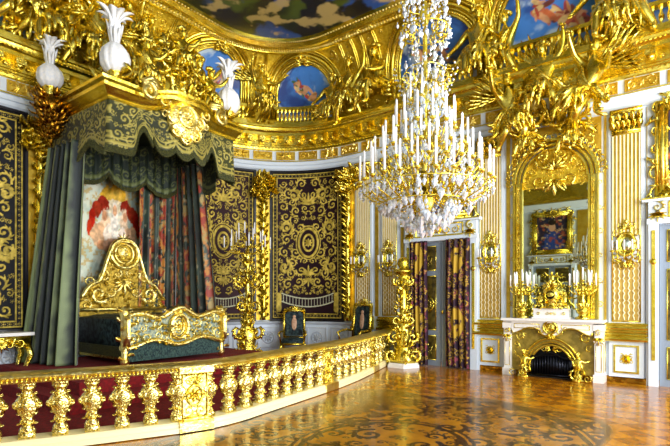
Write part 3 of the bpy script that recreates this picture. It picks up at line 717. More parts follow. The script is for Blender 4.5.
# ================================================================== SCONCES
def candle_mb(h=.2, r=.014): return MB().lathe([(r, 0), (r, h*.97), (r*.6, h), (r*.12, h), (r*.12, h+.014)], 8)
def sconce():
    t = thing('candle_sconce', 'x', 'sconce'); g = MB()
    f = lambda V: np.stack([V[:, 0], -V[:, 2], V[:, 1]], 1)
    st = ring(0, .05, .15, .22, .035)+mirror(scroll(.17, .3, .1, 2, 1)+scroll(.2, .05, .08, 5, -1)+scroll(.16, -.22, .1, 4, 1)+scroll(.08, .42, .07, 1, -1)+scroll(.08, -.38, .06, 3, 1))+palmette(0, .34, .2)+palmette(0, -.3, .16, -pi/2)
    relief(g, st, hk=2.2, fn=f); g.merge(MB().blob((0, .5, .04), (.05, .06, .04), 7, 5), f)
    g.build('carved_frame', GOLDC, t)
    MB().lathe([(.0001, 0), (.15, 0), (.15, .02), (.0001, .03)], 20).map(lambda V: np.stack([V[:, 0], -V[:, 2]-.01, V[:, 1]*1.45+.05], 1)).build('glass', MIRROR, t)
    c = candle_mb(.2); c0 = None
    for i in range(5):
        a = -1.15+i*.575; x = .24*sin(a)*1.0; y = -.10-.22*cos(a); z = -.08-.02*cos(a)
        arm = MB().tube([(0, -.04, -.22), (x*.4, y*.6, -.3), (x*.9, y*.95, -.24), (x, y, z)], [.016, .014, .012, .012], 6)
        arm.lathe([(.012, -.03), (.04, -.01), (.045, .0), (.02, .02)], 8, (x, y, z)); arm.build('candle_arm', GOLD, t)
        if c0 is None: c0 = c.build('candle', CANDLE, t); o = c0
        else: o = inst(c0, t, (0, 0, 0))
        o.location = (x, y, z+.01)
    d = MB()
    for i in range(9): d.blob((.2*sin(i*2.4), -.08-.16*abs(cos(i*2.4)), -.3+.03*(i % 3)), (.016, .016, .03), 5, 4)
    d.build('crystal_drops', CRYST, t)
    return t
sc0 = sconce(); sc0.location = (float(plan(13.40, 0)[0]), YR-.07, 2.72); sc0['label'] = 'gilded candle sconce nearest the embroidered wall hanging in the corner'
for s, l in ((14.3, 'gilded candle sconce directly left of the tall gilded pedestal'), (17.04, 'gilded candle sconce between the curtained door and the fireplace mirror'), (19.77, 'gilded candle sconce right of the fireplace mirror')):
    dup(sc0, (float(plan(s, 0)[0]), YR-.07, 2.72), 0, l)

# ================================================================== DOORS, PORTRAITS
def doorway(s, n):
    x = float(plan(s, 0)[0]); root = thing('door_%d' % n, ['white and gilt doorway between its dark floral curtains', 'white and gilt doorway cut by the right picture edge'][n-1], 'door', (x, YR, 0)); root['kind'] = 'structure'
    m = MB(); h = 3.12
    for sg in (-1, 1): m.box((sg*.87, -.08, h/2), (.16, .16, h)); m.box((sg*.965, -.05, h/2), (.05, .1, h))
    m.box((0, -.1, 3.17), (1.95, .2, .1)); m.box((0, -.13, 3.58), (2.1, .26, .07)); m.box((0, -.09, 3.38), (1.9, .18, .34))
    m.build('surround', WHITE, root, smooth=False)
    g = MB(); f = lambda V: np.stack([V[:, 0], -.18-V[:, 2], V[:, 1]], 1)
    for x0, x1, z0, z1 in ((-.62, .62, 3.24, 3.52),):
        relief(g, rectl(x0, z0, x1, z1, .018)+mirror(scroll(.2, 3.38, .1, 3, 1)+scroll(.42, 3.38, .1, 1, -1))+rosette(0, 3.38, .1, 8), hk=1.6, fn=f)
    for sg in (-1, 1):
        relief(g, shift(scroll(0, 0, .1, 1.5, sg)+palmette(0, -.1, .2, -pi/2), sg*.8, 3.44), hk=3, fn=f)
        g.box((sg*.87, -.17, 1.75), (.06, .02, 2.5)); g.merge(MB().blob((0, 0, 0), (.06, .02, .06), 8, 5), lambda V, sg=sg: V+np.array([sg*.87, -.18, 2.4]))
    g.box((0, -.2, 3.25), (1.9, .02, .02)); g.box((0, -.26, 3.6), (2.1, .02, .03)); g.build('gilded_ornament', GOLD, root, smooth='auto')
    for sg in (-1, 1):
        lf = MB().box((sg*.395, -.03, 1.55), (.77, .05, 3.1)).build('door_leaf', mdoor, root, smooth=False)
        p = MB(); q = MB(); ff = lambda V, sg=sg: np.stack([V[:, 0]+sg*.395, -.055-V[:, 2], V[:, 1]], 1)
        for z0, z1 in ((.15, .75), (.9, 2.25), (2.4, 3.0)):
            p.box((sg*.395, -.058, (z0+z1)/2), (.5, .01, z1-z0)); relief(q, rectl(-.26, z0, .26, z1, .014), fn=ff)
            relief(q, shift(mirror(scroll(.1, 0, .09, 2, 1)+scroll(.1, -.15, .07, 4, -1)), 0, (z0+z1)/2), fn=ff)
        relief(q, ring(0, 1.55, .2, .2, .03)+ring(0, 1.55, .12, .12, .015), fn=ff)
        p.build('panel_field', mdark, lf, smooth=False); q.build('panel_carving', GOLD, lf)
        if sg > 0: MB().blob((.06, -.1, 1.35), (.03, .03, .05), 8, 6).build('door_handle', GOLD, lf)
    return root
mdoor = mat('grey_blue_door_paint', '#7c8896', .35, 0); mdark = mat('dark_olive_panel', '#3a3214', .35, .3, '#6a5a20', 10)
d1 = doorway(15.8, 1); d2 = doorway(21.1, 2)
def portrait(label, x):
    t = thing('portrait_painting', label, 'painting', (x, YR-.04, 4.55)); nx, ny = 60, 80
    n = fbm(nx, ny, 6, 90); C = mixc(lin('#101a3a'), lin('#2a2238'), ss(n, .3, .7)); U, V = np.meshgrid(np.linspace(-1, 1, nx), np.linspace(0, 1, ny))
    C = mixc(C, lin('#24489a'), ss(1-((U/.75)**2+((V-.12)/.5)**2)+2*(fbm(nx, ny, 8, 95)-.5), 0, .5)*.7); C = mixc(C, lin('#a04a2a'), ss(fbm(nx, ny, 9, 97), .56, .66)*.8); C = mixc(C, lin('#c8a870'), ss(fbm(nx, ny, 12, 98), .6, .7)*.8); C = mixc(C, lin('#c89a78'), ss(1-((U/.24)**2+((V-.68)/.14)**2), 0, .2))
    C = mixc(C, lin('#20140e'), ss(1-((U/.3)**2+((V-.82)/.09)**2), 0, .3))
    g = gridmb(nx, ny, lambda U, V: np.stack([(U*2-1)*.62, 0*U-.03, (V*2-1)*.72], 2)); g.build('canvas', PAINT, t, col=withA(C, 1))
    f = MB(); ff = lambda V: np.stack([V[:, 0], -.03-V[:, 2], V[:, 1]], 1)
    for r, w in ((.0, .05), (.06, .06), (.14, .04)): relief(f, rectl(-.66-r, -.76-r, .66+r, .76+r, w), fn=ff, zk=.6, n=6)
    f.build('frame', GOLD, t); f = MB()
    st = []
    for (a, b) in ((.76, .86), (.76, -.86), (.8, .4), (.8, -.45), (.8, 0), (.45, .9), (.45, -.88), (.15, .92)): st += scroll(a, b, .21, a*7+b*3, 1 if b > 0 else -1)
    relief(f, mirror(st)+palmette(0, .82, .35)+palmette(0, -.82, .25, -pi/2), hk=2, fn=ff); f.build('frame_carving', GOLDC, t); return t
p1 = portrait('gilt-framed portrait above the curtained door behind the chandelier', float(plan(15.8, 0)[0]))
p2 = dup(p1, (float(plan(21.1, 0)[0])-.02, YR-.04, 4.55), 0, 'gilt-framed portrait of figure in blue at the right picture edge')
# the opposite side of the room, seen in the fireplace mirror
for o, l in ((d1, 'white and gilt doorway reflected in the fireplace mirror'), (p1, 'portrait over the opposite doorway, seen only in the fireplace mirror')):
    c = dup(o, (o.location.x, -.3+(YR-o.location.y), o.location.z), pi, l)
    if 'door' in c.name: c.name = 'door_3'
mb = MB()
for x in (-6.6, -3.85, -1.1): 
    mb.box((x, -.27, 3.3), (.5, .06, 4.3)); 
struct('trim_17', mb, YEL, smooth=False)
mb = MB(); mb.box((-4, -.1, 6.3), (8, .4, .7)); mb.box((-4, -.2, 5.95), (8, .2, .16)); struct('trim_18', mb, GOLD, smooth=False)
mb = MB(); mb.box((-4, -.24, 5.7), (8, .12, .3)); struct('trim_19', mb, WHITE, smooth=False)
# portieres
def floral(nx, ny, seed, base, golds, w, h, radii, n=3):
    st = []
    st = mirror(scatter(0, w/2, 0, h, radii, seed, tries=160)); return raster(st, w, h, nx, ny)
def portiere(label, s0, s1, seed):
    x, y = plan((s0+s1)/2, 0); t = thing('door_curtain', label, 'curtain', (float(x), YR-.2, 0)); nx, ny = 70, 200; w = (s1-s0)*1.5
    M = floral(nx, ny, seed, 0, 0, w, 3.1, (.09, .06, .04, .025)); N = fbm(nx, ny, 6, seed); ov = np.zeros_like(M)
    U, V = np.meshgrid(np.linspace(0, 1, nx), np.linspace(0, 1, ny))
    for zc in (.35, .86): ov = np.maximum(ov, ss(1-(((U-.5)/.28)**2+((V-zc)/.13)**2), 0, .1)*ss(N, .3, .45))
    M = np.maximum(M, ov)
    X0 = float(plan(s0, 0)[0]); X1 = float(plan(s1, 0)[0])
    def fn(U, V):
        a = U*2*pi*4; return np.stack([X0+(X1-X0)*U+.015*np.sin(V*5+seed), YR-.23+.05*np.sin(a+.5*np.sin(V*3))+.01*np.sin(2.3*a), .03+3.1*V], 2)
    def cf(U, V):
        C = mixc(lin('#1a0d20'), lin('#3a1c30'), N); C = mixc(C, lin('#8a3a4a'), ss(fbm(nx, ny, 16, seed+4), .6, .7)*.8); return mixc(C, lin('#b8962c'), ss(M, .3, .7))
    cloth('drape', VELM, t, nx, ny, fn, cf, -.012)
portiere('dark purple floral door curtain beside the tall gilded pedestal', 15.02, 15.5, 1)
portiere('dark purple floral door curtain right of the door leaf', 16.0, 16.58, 2)

# ================================================================== FIREPLACE
FX, FY = float(plan(18.43, 0)[0]), YR
LF = lambda h0: (lambda V: np.stack([V[:, 0], -h0-V[:, 2], V[:, 1]], 1))
def fireplace():
    t = thing('fireplace', 'white and olive marble fireplace with gilded medallion and arched hearth', 'fireplace', (FX, FY, 0))
    m = MB(); m.box((0, -.24, 1.235), (2.02, .5, .05)); m.box((0, -.22, 1.195), (1.94, .44, .03)); m.build('mantel_shelf', MARBLE, t, smooth=False)
    # frieze with scalloped lower edge
    x = np.linspace(-.8, .8, 49); lo = .98-.07*np.cos(x*2*pi/.8)*(abs(x) < .8)+.02; lo[abs(x) < .2] -= .05
    m = MB(); m.prism(list(zip(x, lo))+[(.8, 1.18), (-.8, 1.18)], .34, .40); m.map(LF(0))
    m.build('frieze', MARBLE, t, smooth=False)
    g = MB()
    g.merge(MB().tube(np.c_[x, lo, np.full(49, .405)], .014, 5), LF(0)); relief(g, rectl(-.74, 1.05, -.22, 1.14, .008)+rectl(.22, 1.05, .74, 1.14, .008), fn=LF(.4))
    relief(g, mirror(scroll(.2, 1.0, .07, 2, 1)+scroll(.3, 1.06, .04, 4, -1))+palmette(0, .93, .14, -pi/2), hk=1.5, fn=LF(.4)); g.build('frieze_gilding', GOLD, t)
    g = MB(); relief(g, ring(0, 1.08, .13, .13, .025)+ring(0, 1.08, .09, .09, .012)+rosette(0, 1.08, .07, 7), hk=1.6, fn=LF(.405)); g.merge(MB().blob((0, 1.08, 0), (.1, .1, .03), 12, 5), LF(.405)); g.build('medallion', GOLDC, t)
    for sg in (-1, 1):
        m = MB(); m.box((sg*.9, -.2, .58), (.15, .36, 1.16)); m.box((sg*.9, -.21, .08), (.19, .42, .16)); m.box((sg*.9, -.2, 1.1), (.19, .42, .12)); m.box((sg*.9, -.22, .82), (.17, .4, .03))
        lg = m.build('leg', MARBLE, t, smooth=False)
        g = MB(); relief(g, shift(rectl(-.05, .22, .05, .76, .006), sg*.9, 0), fn=LF(.38)); relief(g, shift(palmette(0, .9, .16, -pi/2)+scroll(0, 1.0, .06, 1, sg), sg*.9, 0), hk=2, fn=LF(.4))
        for yy in (-.1, -.3): g.merge(MB().tube([(0, 0, .2), (0, 0, .78)], .006, 4), lambda V, sg=sg, yy=yy: V+np.array([sg*.98, yy, 0]))
        g.build('leg_gilding', GOLD, lg)
    # olive marble slips with arched opening
    a = np.linspace(0, pi, 25); arc = [(.46*cos(q), .12+.62*sin(q)) for q in a]
    m = MB(); n = len(arc)
    outer = [(.82, .12)]+[(.82, 1.1)]*5+[(.82-1.64*k/12, 1.1) for k in range(1, 13)]+[(-.82, 1.1)]*5+[(-.82, .12)]
    outer = [(max(-.82, min(.82, 1.9*cos(q))), 1.1 if .25 < q/pi < .75 else .12+.98*min(1, sin(q)/sin(.25*pi))) for q in a]
    V = []; 
    for (px, pz), (qx, qz) in zip(arc, outer): V += [(px, pz, .3), (qx, qz, .3), (px, pz, .05), (qx, qz, .05)]
    F = []
    for i in range(n-1): b = i*4; F += [(b, b+1, b+5, b+4), (b+2, b+6, b+7, b+3), (b, b+4, b+6, b+2)]
    m.add(V, F).map(LF(0)); m.build('inner_slips', OLIVEM, t, smooth='auto')
    m = MB(); 
    for r, w in ((1.0, .03), (1.14, .018), (1.3, .028)): m.merge(MB().tube(np.array([(.46*r*cos(q), .08+.62*r**.8*sin(q), .31) for q in a]), w, 6), LF(0))
    relief(m, mirror(scroll(.66, .88, .1, 2, 1)+scroll(.72, .68, .07, 5, -1)), hk=1.4, fn=LF(.3)); relief(m, mirror(palmette(.02, .6, .16, .2, 4, 1.2)+scroll(.16, .62, .06, 2, 1)), hk=1.5, fn=LF(.3)); m.build('arch_gilding', GOLD, t)
    m = MB(); m.box((0, -.05, .4), (1.0, .02, .78)); m.box((0, -.2, .02), (1.0, .3, .02)); m.build('firebox', BLACK, t, smooth=False)
    # dark fire screen of vertical bars with a wavy top
    m = MB()
    for i in range(15): x_ = -.38+.76*i/14; m.tube([(x_, -.36, .05), (x_, -.36, .46+.05*cos(x_*9))], .012, 5)
    P = [(x_, -.36, .47+.05*cos(x_*9)) for x_ in np.linspace(-.4, .4, 17)]; m.tube(P, .02, 6); m.tube([(-.4, -.36, .07), (.4, -.36, .07)], .02, 6); m.box((0, -.34, .26), (.8, .01, .42)); m.build('fire_screen', IRON, t)
fireplace()
for sg, l in ((-1, 'gilded firedog figure at the left of the hearth'), (1, 'gilded firedog figure at the right of the hearth')):
    t = statue(l, 'putto', (FX+sg*.53, FY-.46, .14), 0, .3, seed=40+sg, name='firedog', m=GOLD, drp=False)
    b = MB(); b.lathe([(.12, -.14), (.12, -.11), (.08, -.08), (.1, -.04), (.09, 0)], 12); relief(b, scroll(sg*-.0, .0, .12, 2, sg)+scroll(sg*.2, -.05, .08, 1, -sg), hk=3, fn=lambda V: np.stack([V[:, 0], -.1-V[:, 2], V[:, 1]], 1)); b.build('scrolled_foot', GOLDC, t)
# mirror
def wallmirror():
    t = thing('overmantel_mirror', 'tall arched gilt overmantel mirror above the marble fireplace', 'mirror', (FX, FY, 1.27)); w = .67; sp = 2.85
    a = np.linspace(0, pi, 17); poly = [(-w, .02), (w, .02), (w, sp+.05), (-w, sp+.05)]
    MB().prism(poly, .03, .045).map(LF(0)).build('mirror_glass', MIRROR, t, smooth=False)
    f = MB()
    for s_, m_ in ((1, 0), (-1, 0)):
        for x0, x1, d in ((.66, .7, .1), (.71, .8, .07), (.82, .86, .12)): f.box((s_*(x0+x1)/2, -d/2, 1.5), (x1-x0, d, 3.0))
    a = np.linspace(0, pi, 25)
    for r, wd in ((.84, .05), (.74, .04), (.65, .035)): f.merge(MB().tube(np.array([(r*cos(q), 3.0+.85*r*sin(q)/.84, .07) for q in a]), wd, 6), LF(0))
    f.build('gilt_frame', GOLD, t, smooth='auto')
    p = MB(); P = [(.8*cos(q), 3.0+.8*sin(q)) for q in a]; p.prism([(-.8, sp-.02)]+[(.8, sp-.02)]+P[1:-1] if False else [(.68, sp)]+[(.68, 3.0)]+[(.64*cos(q), 3.0+.64*sin(q)) for q in a[1:-1]]+[(-.68, 3.0), (-.68, sp)], .02, .05).map(LF(0)); p.build('tympanum', GOLDF, t, smooth=False)
    c = MB(); ins = lambda x, y, r: (x*x+(max(0, y-3.0))**2)**.5+r < .66
    st = mirror(scatter(0, .66, 2.8, 3.75, (.2, .15, .1, .06, .04), 8, inside=ins, tries=200)); relief(c, st+palmette(0, 3.0, .35, -pi/2)+palmette(0, 3.2, .35), hk=2.2, fn=LF(.05))
    st = []
    for j in range(26): st += shift(rosette(.745, .1+j*.11, .045, 5, j)+scroll(.745, .155+j*.11, .03, j, 1, leaves=2), 0, 0)
    relief(c, mirror(st), hk=1.8, fn=LF(.07))
    st = []
    for q in a: st += scroll(.93*cos(q), 3.05+.88*sin(q), .09, q*3, 1)
    for z in (.3, .8, 1.3, 1.8, 2.3, 2.8): st += scroll(-.88, z, .06, z*4, 1)+scroll(.88, z, .06, 3-z*4, -1)
    relief(c, st+[], hk=2, fn=LF(.08)); c.build('frame_carving', GOLDC, t)
    s = MB()
    for sg in (-1, 1):
        pass
    n = 12; poly = [(.9, 3.2)]+[(.9, 4.18), (.0, 4.18)]+[(.9*cos(q), 3.05+.95*sin(q)) for q in np.linspace(pi/2, .1, n)]
    s.prism(poly, .0, .03); s.prism([(-x, y) for x, y in poly][::-1], 0, .03); s.map(LF(0)); s.build('spandrel', YEL, t, smooth=False)
    return t
wallmirror()
# clock
def clock():
    t = thing('mantel_clock', 'gilded mantel clock with small figures between the two candelabra', 'clock', (FX, FY-.25, 1.262))
    m = MB(); m.box((0, 0, .11), (.7, .22, .2)); m.box((0, 0, .015), (.76, .26, .03)); m.box((0, 0, .205), (.74, .25, .02)); m.build('marble_plinth', MARBLE, t, smooth=False)
    g = MB(); relief(g, mirror(scroll(.08, .11, .035, 2, 1)+ring(.25, .11, .025, .025, .008))+rosette(0, .11, .03, 6), hk=1.5, fn=LF(.112)); g.build('plinth_ornament', GOLD, t)
    g = MB(); g.lathe([(.2, 0), (.2, .03), (.13, .06), (.14, .12), (.17, .2), (.19, .3), (.16, .4), (.09, .46), (.05, .5), (.05, .54), (.0001, .58)], 14, (0, 0, .215), mod=lambda a, z: 1+.07*cos(6*a))
    relief(g, mirror(scroll(.17, .38, .09, 2, 1)+scroll(.22, .28, .07, 5, -1)+scroll(.13, .66, .06, 1, 1))+palmette(0, .66, .2)+ring(0, .5, .1, .1, .02), hk=2.5, fn=LF(.12)); g.build('case', GOLDC, t)
    MB().lathe([(.0001, 0), (.085, 0), (.085, .02), (.0001, .025)], 18).map(lambda V: np.stack([V[:, 0], -.15-V[:, 2], V[:, 1]+.5], 1)).build('dial', IRON, t)
    for sg in (-1, 1):
        V, F = pose('putto'); MB().add(V, F).map(lambda V: V*.26*np.array([sg, -1, 1])+np.array([sg*.24, .02, .21])).build('figure', GOLD, t)
    MB().add(*pose('putto')).map(lambda V: V*.2*np.array([1, -1, 1])+np.array([0, 0, .72])).build('figure', GOLD, t)
clock()
def candelabrum(label, loc, h, arms, R, cup=.03, ch=.26, base=.13, name='candelabrum', grp=None, foot=True):
    t = thing(name, label, 'candelabra', loc, 0, grp); g = MB()
    g.lathe([(base, 0), (base*1.05, .03), (base*.7, .06), (base*.5, .09), (base*.9, h*.2), (base*.95, h*.27), (base*.4, h*.36), (base*.28, h*.42), (base*.5, h*.5), (base*.2, h*.58), (base*.3, h*.7), (base*.15, h*.8), (base*.3, h*.9), (base*.1, h)], 12, mod=lambda a, z: 1+.07*cos(6*a))
    for k in range(10): a = k*.63; g.leaf((.04*cos(a), .04*sin(a), h*.3), (cos(a), sin(a), .5*(1 if k % 2 else -1)), (0, 0, 1), base*1.3, base*.6, .5, 4)
    g.build('stem', GOLDC, t); c0 = None
    for (n, r, z, ph) in arms:
        for i in range(n):
            a = ph+2*pi*i/n; d = np.array([cos(a), sin(a), 0]); P = [np.array([0, 0, z-.28*R*2]), d*r*.35+[0, 0, z-.34*R*2], d*r*.8+[0, 0, z-.25*R*2], d*r*1.0+[0, 0, z-.08], d*r+[0, 0, z-.01]]
            m = MB().tube(P, [.016, .015, .013, .011, .011], 6); m.lathe([(.01, -.03), (cup, -.01), (cup*1.15, 0), (.012, .02)], 8, tuple(d*r+[0, 0, z])); m.blob(tuple(d*r*.6+[0, 0, z-.3*R*2]), (.025, .025, .03), 6, 4)
            m.leaf(tuple(d*r*.5+[0, 0, z-.32*R*2]), (d[0], d[1], .9), tuple(-d), .1, .05, .8, 4); m.build('candle_arm', GOLD, t)
            if c0 is None: c0 = candle_mb(ch, .015).build('candle', CANDLE, t); o = c0
            else: o = inst(c0, t, (0, 0, 0))
            o.location = tuple(d*r+[0, 0, z+.005])
    return t
for sg, l in ((-1, 'gilded candelabrum on the mantel left of the clock'), (1, 'gilded candelabrum on the mantel right of the clock')):
    candelabrum(l, (FX+sg*.6, FY-.31, 1.262), .72, [(6, .24, .68, .2), (5, .17, .74, .5), (1, .001, .8, 0)], .26)

# sculpture above the mirror
wallstatue('winged gilded figure at the left of the group above the fireplace mirror', 'fly', 17.75, 5.15, .3, 1.05, turn=.5, wings=True, seed=3, lean=.2)
wallstatue('winged gilded figure crowning the middle of the group above the fireplace mirror', 'reach', 18.3, 5.55, .45, 1.05, wings=True, seed=4)
wallstatue('large draped gilded figure at the right of the group above the fireplace mirror', 'fly', 18.95, 5.25, .4, 1.1, turn=-.5, wings=True, seed=6, lean=-.35)
wallstatue('gilded cherub reclining below the left wing over the mirror arch', 'putto', 17.95, 4.85, .3, .62, seed=8)
wallstatue('gilded cherub perched on the right shoulder of the mirror arch', 'putto', 18.85, 4.8, .3, .62, seed=9, turn=-.3)
t = thing('gilded_trophy', 'burst of gilded rays, palm leaves and spears behind the figures over the mirror', 'ornament', (FX, FY-.1, 5.0)); g = MB(); rg = random.Random(4)
for i in range(90):
    a = rg.uniform(-.5, pi+.5); r = rg.uniform(.05, .45); g.leaf((r*cos(a)*1.5, -rg.uniform(.02, .3), .3+r*sin(a)), (cos(a)*1.5, rg.uniform(-.8, .2), sin(a)+rg.uniform(-.7, .3)), (0, -1, .3), rg.uniform(.2, .38), .12, rg.choice((-.6, .6)), 4)
relief(g, mirror(scroll(.35, .0, .2, 2, 1)+scroll(.7, -.1, .16, 4, -1)+scroll(.2, -.25, .14, 1, 1)+scroll(.55, .3, .2, 5, 1)), hk=2, fn=LF(.15)); g.build('carved_leaves', GOLDC, t)
g = MB(); g.tube([(-.6, -.3, 1.55), (.5, -.5, .9)], [.008, .016], 6); g.tube([(.95, -.4, 1.5), (.2, -.45, .7)], [.008, .016], 6); g.build('spear', GOLD, t)

# ================================================================== STATUES ON THE CORNICE
CORN = [
 (10.15, 'fly', 1.0, True, .2, 'winged gilded angel on the cornice left of the corner lunette'),
 (12.55, 'sit', .95, False, .4, 'seated gilded figure at the right foot of the round corner lunette'),
 (13.2, 'reach', 1.15, False, .3, 'draped gilded figure on the cornice against the twin ribs, left one of the pair'),
 (14.1, 'sit', 1.2, False, -.4, 'seated draped gilded figure on the cornice beside the lunette behind the chandelier'),
 (16.85, 'sit', 1.2, False, .3, 'seated gilded figure on the cornice between chandelier and wide lunette'),
 (17.5, 'reach', .95, False, -.3, 'draped gilded figure leaning on the small rail at the left of the wide lunette'),
 (19.45, 'sit', 1.2, False, .3, 'large seated gilded figure at the left of the pair right of the wide lunette'),
 (20.0, 'reach', 1.2, False, -.4, 'large gilded figure at the right of the pair right of the wide lunette'),
 (8.0, 'putto', 1.0, False, 0, 'gilded cherub on the cornice below the lunette behind the canopy plume'),
 (7.2, 'sit', 1.1, False, .2, 'seated gilded figure high on the cornice just above the canopy middle'),
 (6.6, 'fly', 1.1, True, 0, 'winged gilded figure flying out over the bed canopy'),
 (5.9, 'reach', 1.15, False, .3, 'gilded figure on the cornice right of the tall white plume'),
 (5.3, 'sit', 1.2, True, -.2, 'winged seated gilded figure behind the tall white plume'),
 (4.75, 'reach', 1.15, False, .3, 'gilded figure with raised arm between the two left plumes'),
 (4.2, 'sit', 1.2, False, 0, 'seated gilded figure over the left carved canopy bracket'),
 (3.75, 'fly', 1.1, True, .2, 'winged gilded figure at the upper left picture edge'),
]
for i, (s, k, sc_, w_, tn, l) in enumerate(CORN): wallstatue(l, k, s, 6.68 if k != 'fly' else 7.0, .32, sc_, turn=tn, wings=w_, seed=60+i)
wallstatue('gilded cherub clinging to the cove above the seated cornice figures at left', 'putto', 4.5, 7.75, .35, .8, seed=91)
wallstatue('gilded cherub clinging to the cove over the canopy middle', 'putto', 6.1, 7.8, .4, .8, seed=92, turn=.4)
t = thing('gilded_foliage', 'mass of gilded scrolls and leaves on the cove behind the left statues', 'ornament', (-10.9, 5.0, 6.7)); g = MB(); rg = random.Random(9)
relief(g, scatter(3.6, 7.3, .1, 1.9, (.3, .22, .16, .11), 44, tries=200, leaves=6), hk=2.2, fn=cmap(0, 0, .03))
for i in range(150):
    s_ = rg.uniform(3.6, 7.4); u_ = rg.uniform(.05, 1.6); a = rg.uniform(0, 6.28); g.merge(MB().leaf((0, 0, .08), (cos(a), sin(a), .6), (0, 0, 1), rg.uniform(.18, .36), .13, rg.choice((-.8, .8)), 4), cmap(s_, u_))
g.build('carved_leaves', GOLDC, t, world=True)
# swags and scrolls at the statues' feet
mb = MB(); rg = random.Random(12)
for (s, k, sc_, w_, tn, l) in CORN[:8]:
    for j in range(12):
        a = rg.uniform(0, 6.28); mb.merge(MB().leaf((0, 0, .1), (cos(a), sin(a)*.7, .5), (0, 0, 1), rg.uniform(.12, .24), .1, .7, 4), wmap(s+rg.uniform(-.4, .4), 6.75+rg.uniform(0, .4), .3))
struct('trim_20', mb, GOLDC)

# ================================================================== EMBROIDERED HANGINGS
def hanging(label, s0, s1, z0, z1, seed, field, border, bottom=True):
    w, h = s1-s0, z1-z0; nx, ny = int(w/.0135), int(h/.0135); x, y = plan((s0+s1)/2, 0)
    t = thing('embroidered_hanging', label, 'wall hanging', (float(x), float(y), z0))
    cx = .36*w; st = scatter(-w/2+.2, 0, .25 if not bottom else .75, h-.2, (.18, .13, .09, .06, .038), seed, tries=420, leaves=5, gap=.86, inside=lambda x, y, r: ((x/.42)**2+((y-h*.52)/.55)**2) > 1)
    st += ring(0, h*.52, .16, .24, .03, 30)[:1]; st = mirror(st)
    st += ring(0, h*.52, .3, .42, .035, 40)+ring(0, h*.52, .38, .5, .014, 40)+rosette(0, h*.52, .12, 8)+palmette(0, h*.78, .35)+palmette(0, h*.3, .3)+palmette(0, h*.28, .25, -pi/2)
    big = mirror(scroll(.32*w, h*.36, .2, 2, 1, leaves=7)+scroll(.3*w, h*.62, .2, 4, -1, leaves=7)+scroll(.2*w, h*.84, .18, 1, 1, leaves=7))
    bd = rectl(-w/2+.06, .06, w/2-.06, h-.06, .012)+rectl(-w/2+.17, .17, w/2-.17, h-.17, .014)
    dots = []
    for q in np.arange(.12, h-.1, .11): dots += mirror(rosette(w/2-.115, q, .035, 5))
    for q in np.arange(-w/2+.2, w/2-.15, .11): dots += rosette(q, .115, .035, 5)+rosette(q, h-.115, .035, 5)
    pale = []
    if bottom:
        xx = np.linspace(-w*.36, w*.36, 14); zz = .38+.16*(xx/(w*.36))**2
        for dz in (0, .24): pale += [(np.c_[xx, zz+dz], np.full(14, .018))]
        for a, b in zip(np.linspace(-w*.34, w*.34, 17), .38+.16*(np.linspace(-w*.34, w*.34, 17)/(w*.36))**2): pale += line((a, b), (a, b+.24), .009)
        for sg in (-1, 1): dots += line((sg*w*.4, .3), (sg*w*.4, .72), .08, 3)
    big = [(P_, R_*1.35) for P_, R_ in big]; M = raster(st+big+dots+bd, w, h, nx, ny); Pm = raster(pale, w, h, nx, ny); N = fbm(nx, ny, 8, seed); N2 = fbm(nx, ny, 30, seed+1, 2)
    X, Y = np.meshgrid(np.linspace(-w/2, w/2, nx), np.linspace(0, h, ny)); inb = (abs(X) < w/2-.18) & (Y > .18) & (Y < h-.18)
    C = mixc(lin(border), lin(field), inb.astype(float)); C = C*(.3+.5*N[..., None])
    gold = mixc(lin('#7a6814'), lin('#f0d460'), N2); C = mixc(C, gold, ss(M, .15, .5)); C = mixc(C, lin('#c8c8a8'), ss(Pm, .2, .6))
    def fn(U, V): return wmap(0, 0, .05)(np.stack([(s0+w*U).ravel(), (z0+h*V).ravel(), 0*U.ravel()], 1)).reshape(U.shape+(3,))
    cloth('embroidered_cloth', VELM, t, nx, ny, fn, lambda U, V: C, .03, relief_=.012*ss(np.maximum(M, Pm), 0, .8))
    f = MB(); 
    for a, b, c, d in ((s0-.04, s0+.015, z0, z1), (s1-.015, s1+.04, z0, z1), (s0-.04, s1+.04, z1-.01, z1+.04), (s0-.04, s1+.04, z0-.05, z0+.01)): wbox(f, a, b, c, d, .0, .1)
    f.build('dark_frame', IRONF, t, world=True, smooth='auto')
pass; IRONF = mat('ebonised_wood', '#12101a', .35)
VELM.node_tree.nodes['Principled BSDF'].inputs['Metallic'].default_value = .0
hanging('large dark embroidered wall hanging with oval medallion in the rounded corner', 10.5, 12.76, 1.06, 5.44, 5, '#2c0a1c', '#0c0e1e')
hanging('burgundy embroidered wall hanging just right of the bed curtains', 8.1, 10.0, 1.06, 5.44, 6, '#38081a', '#120a18')
hanging('dark blue embroidered wall hanging at the far left edge', 2.2, 4.0, 1.06, 5.44, 7, '#060916', '#070a1c', False)
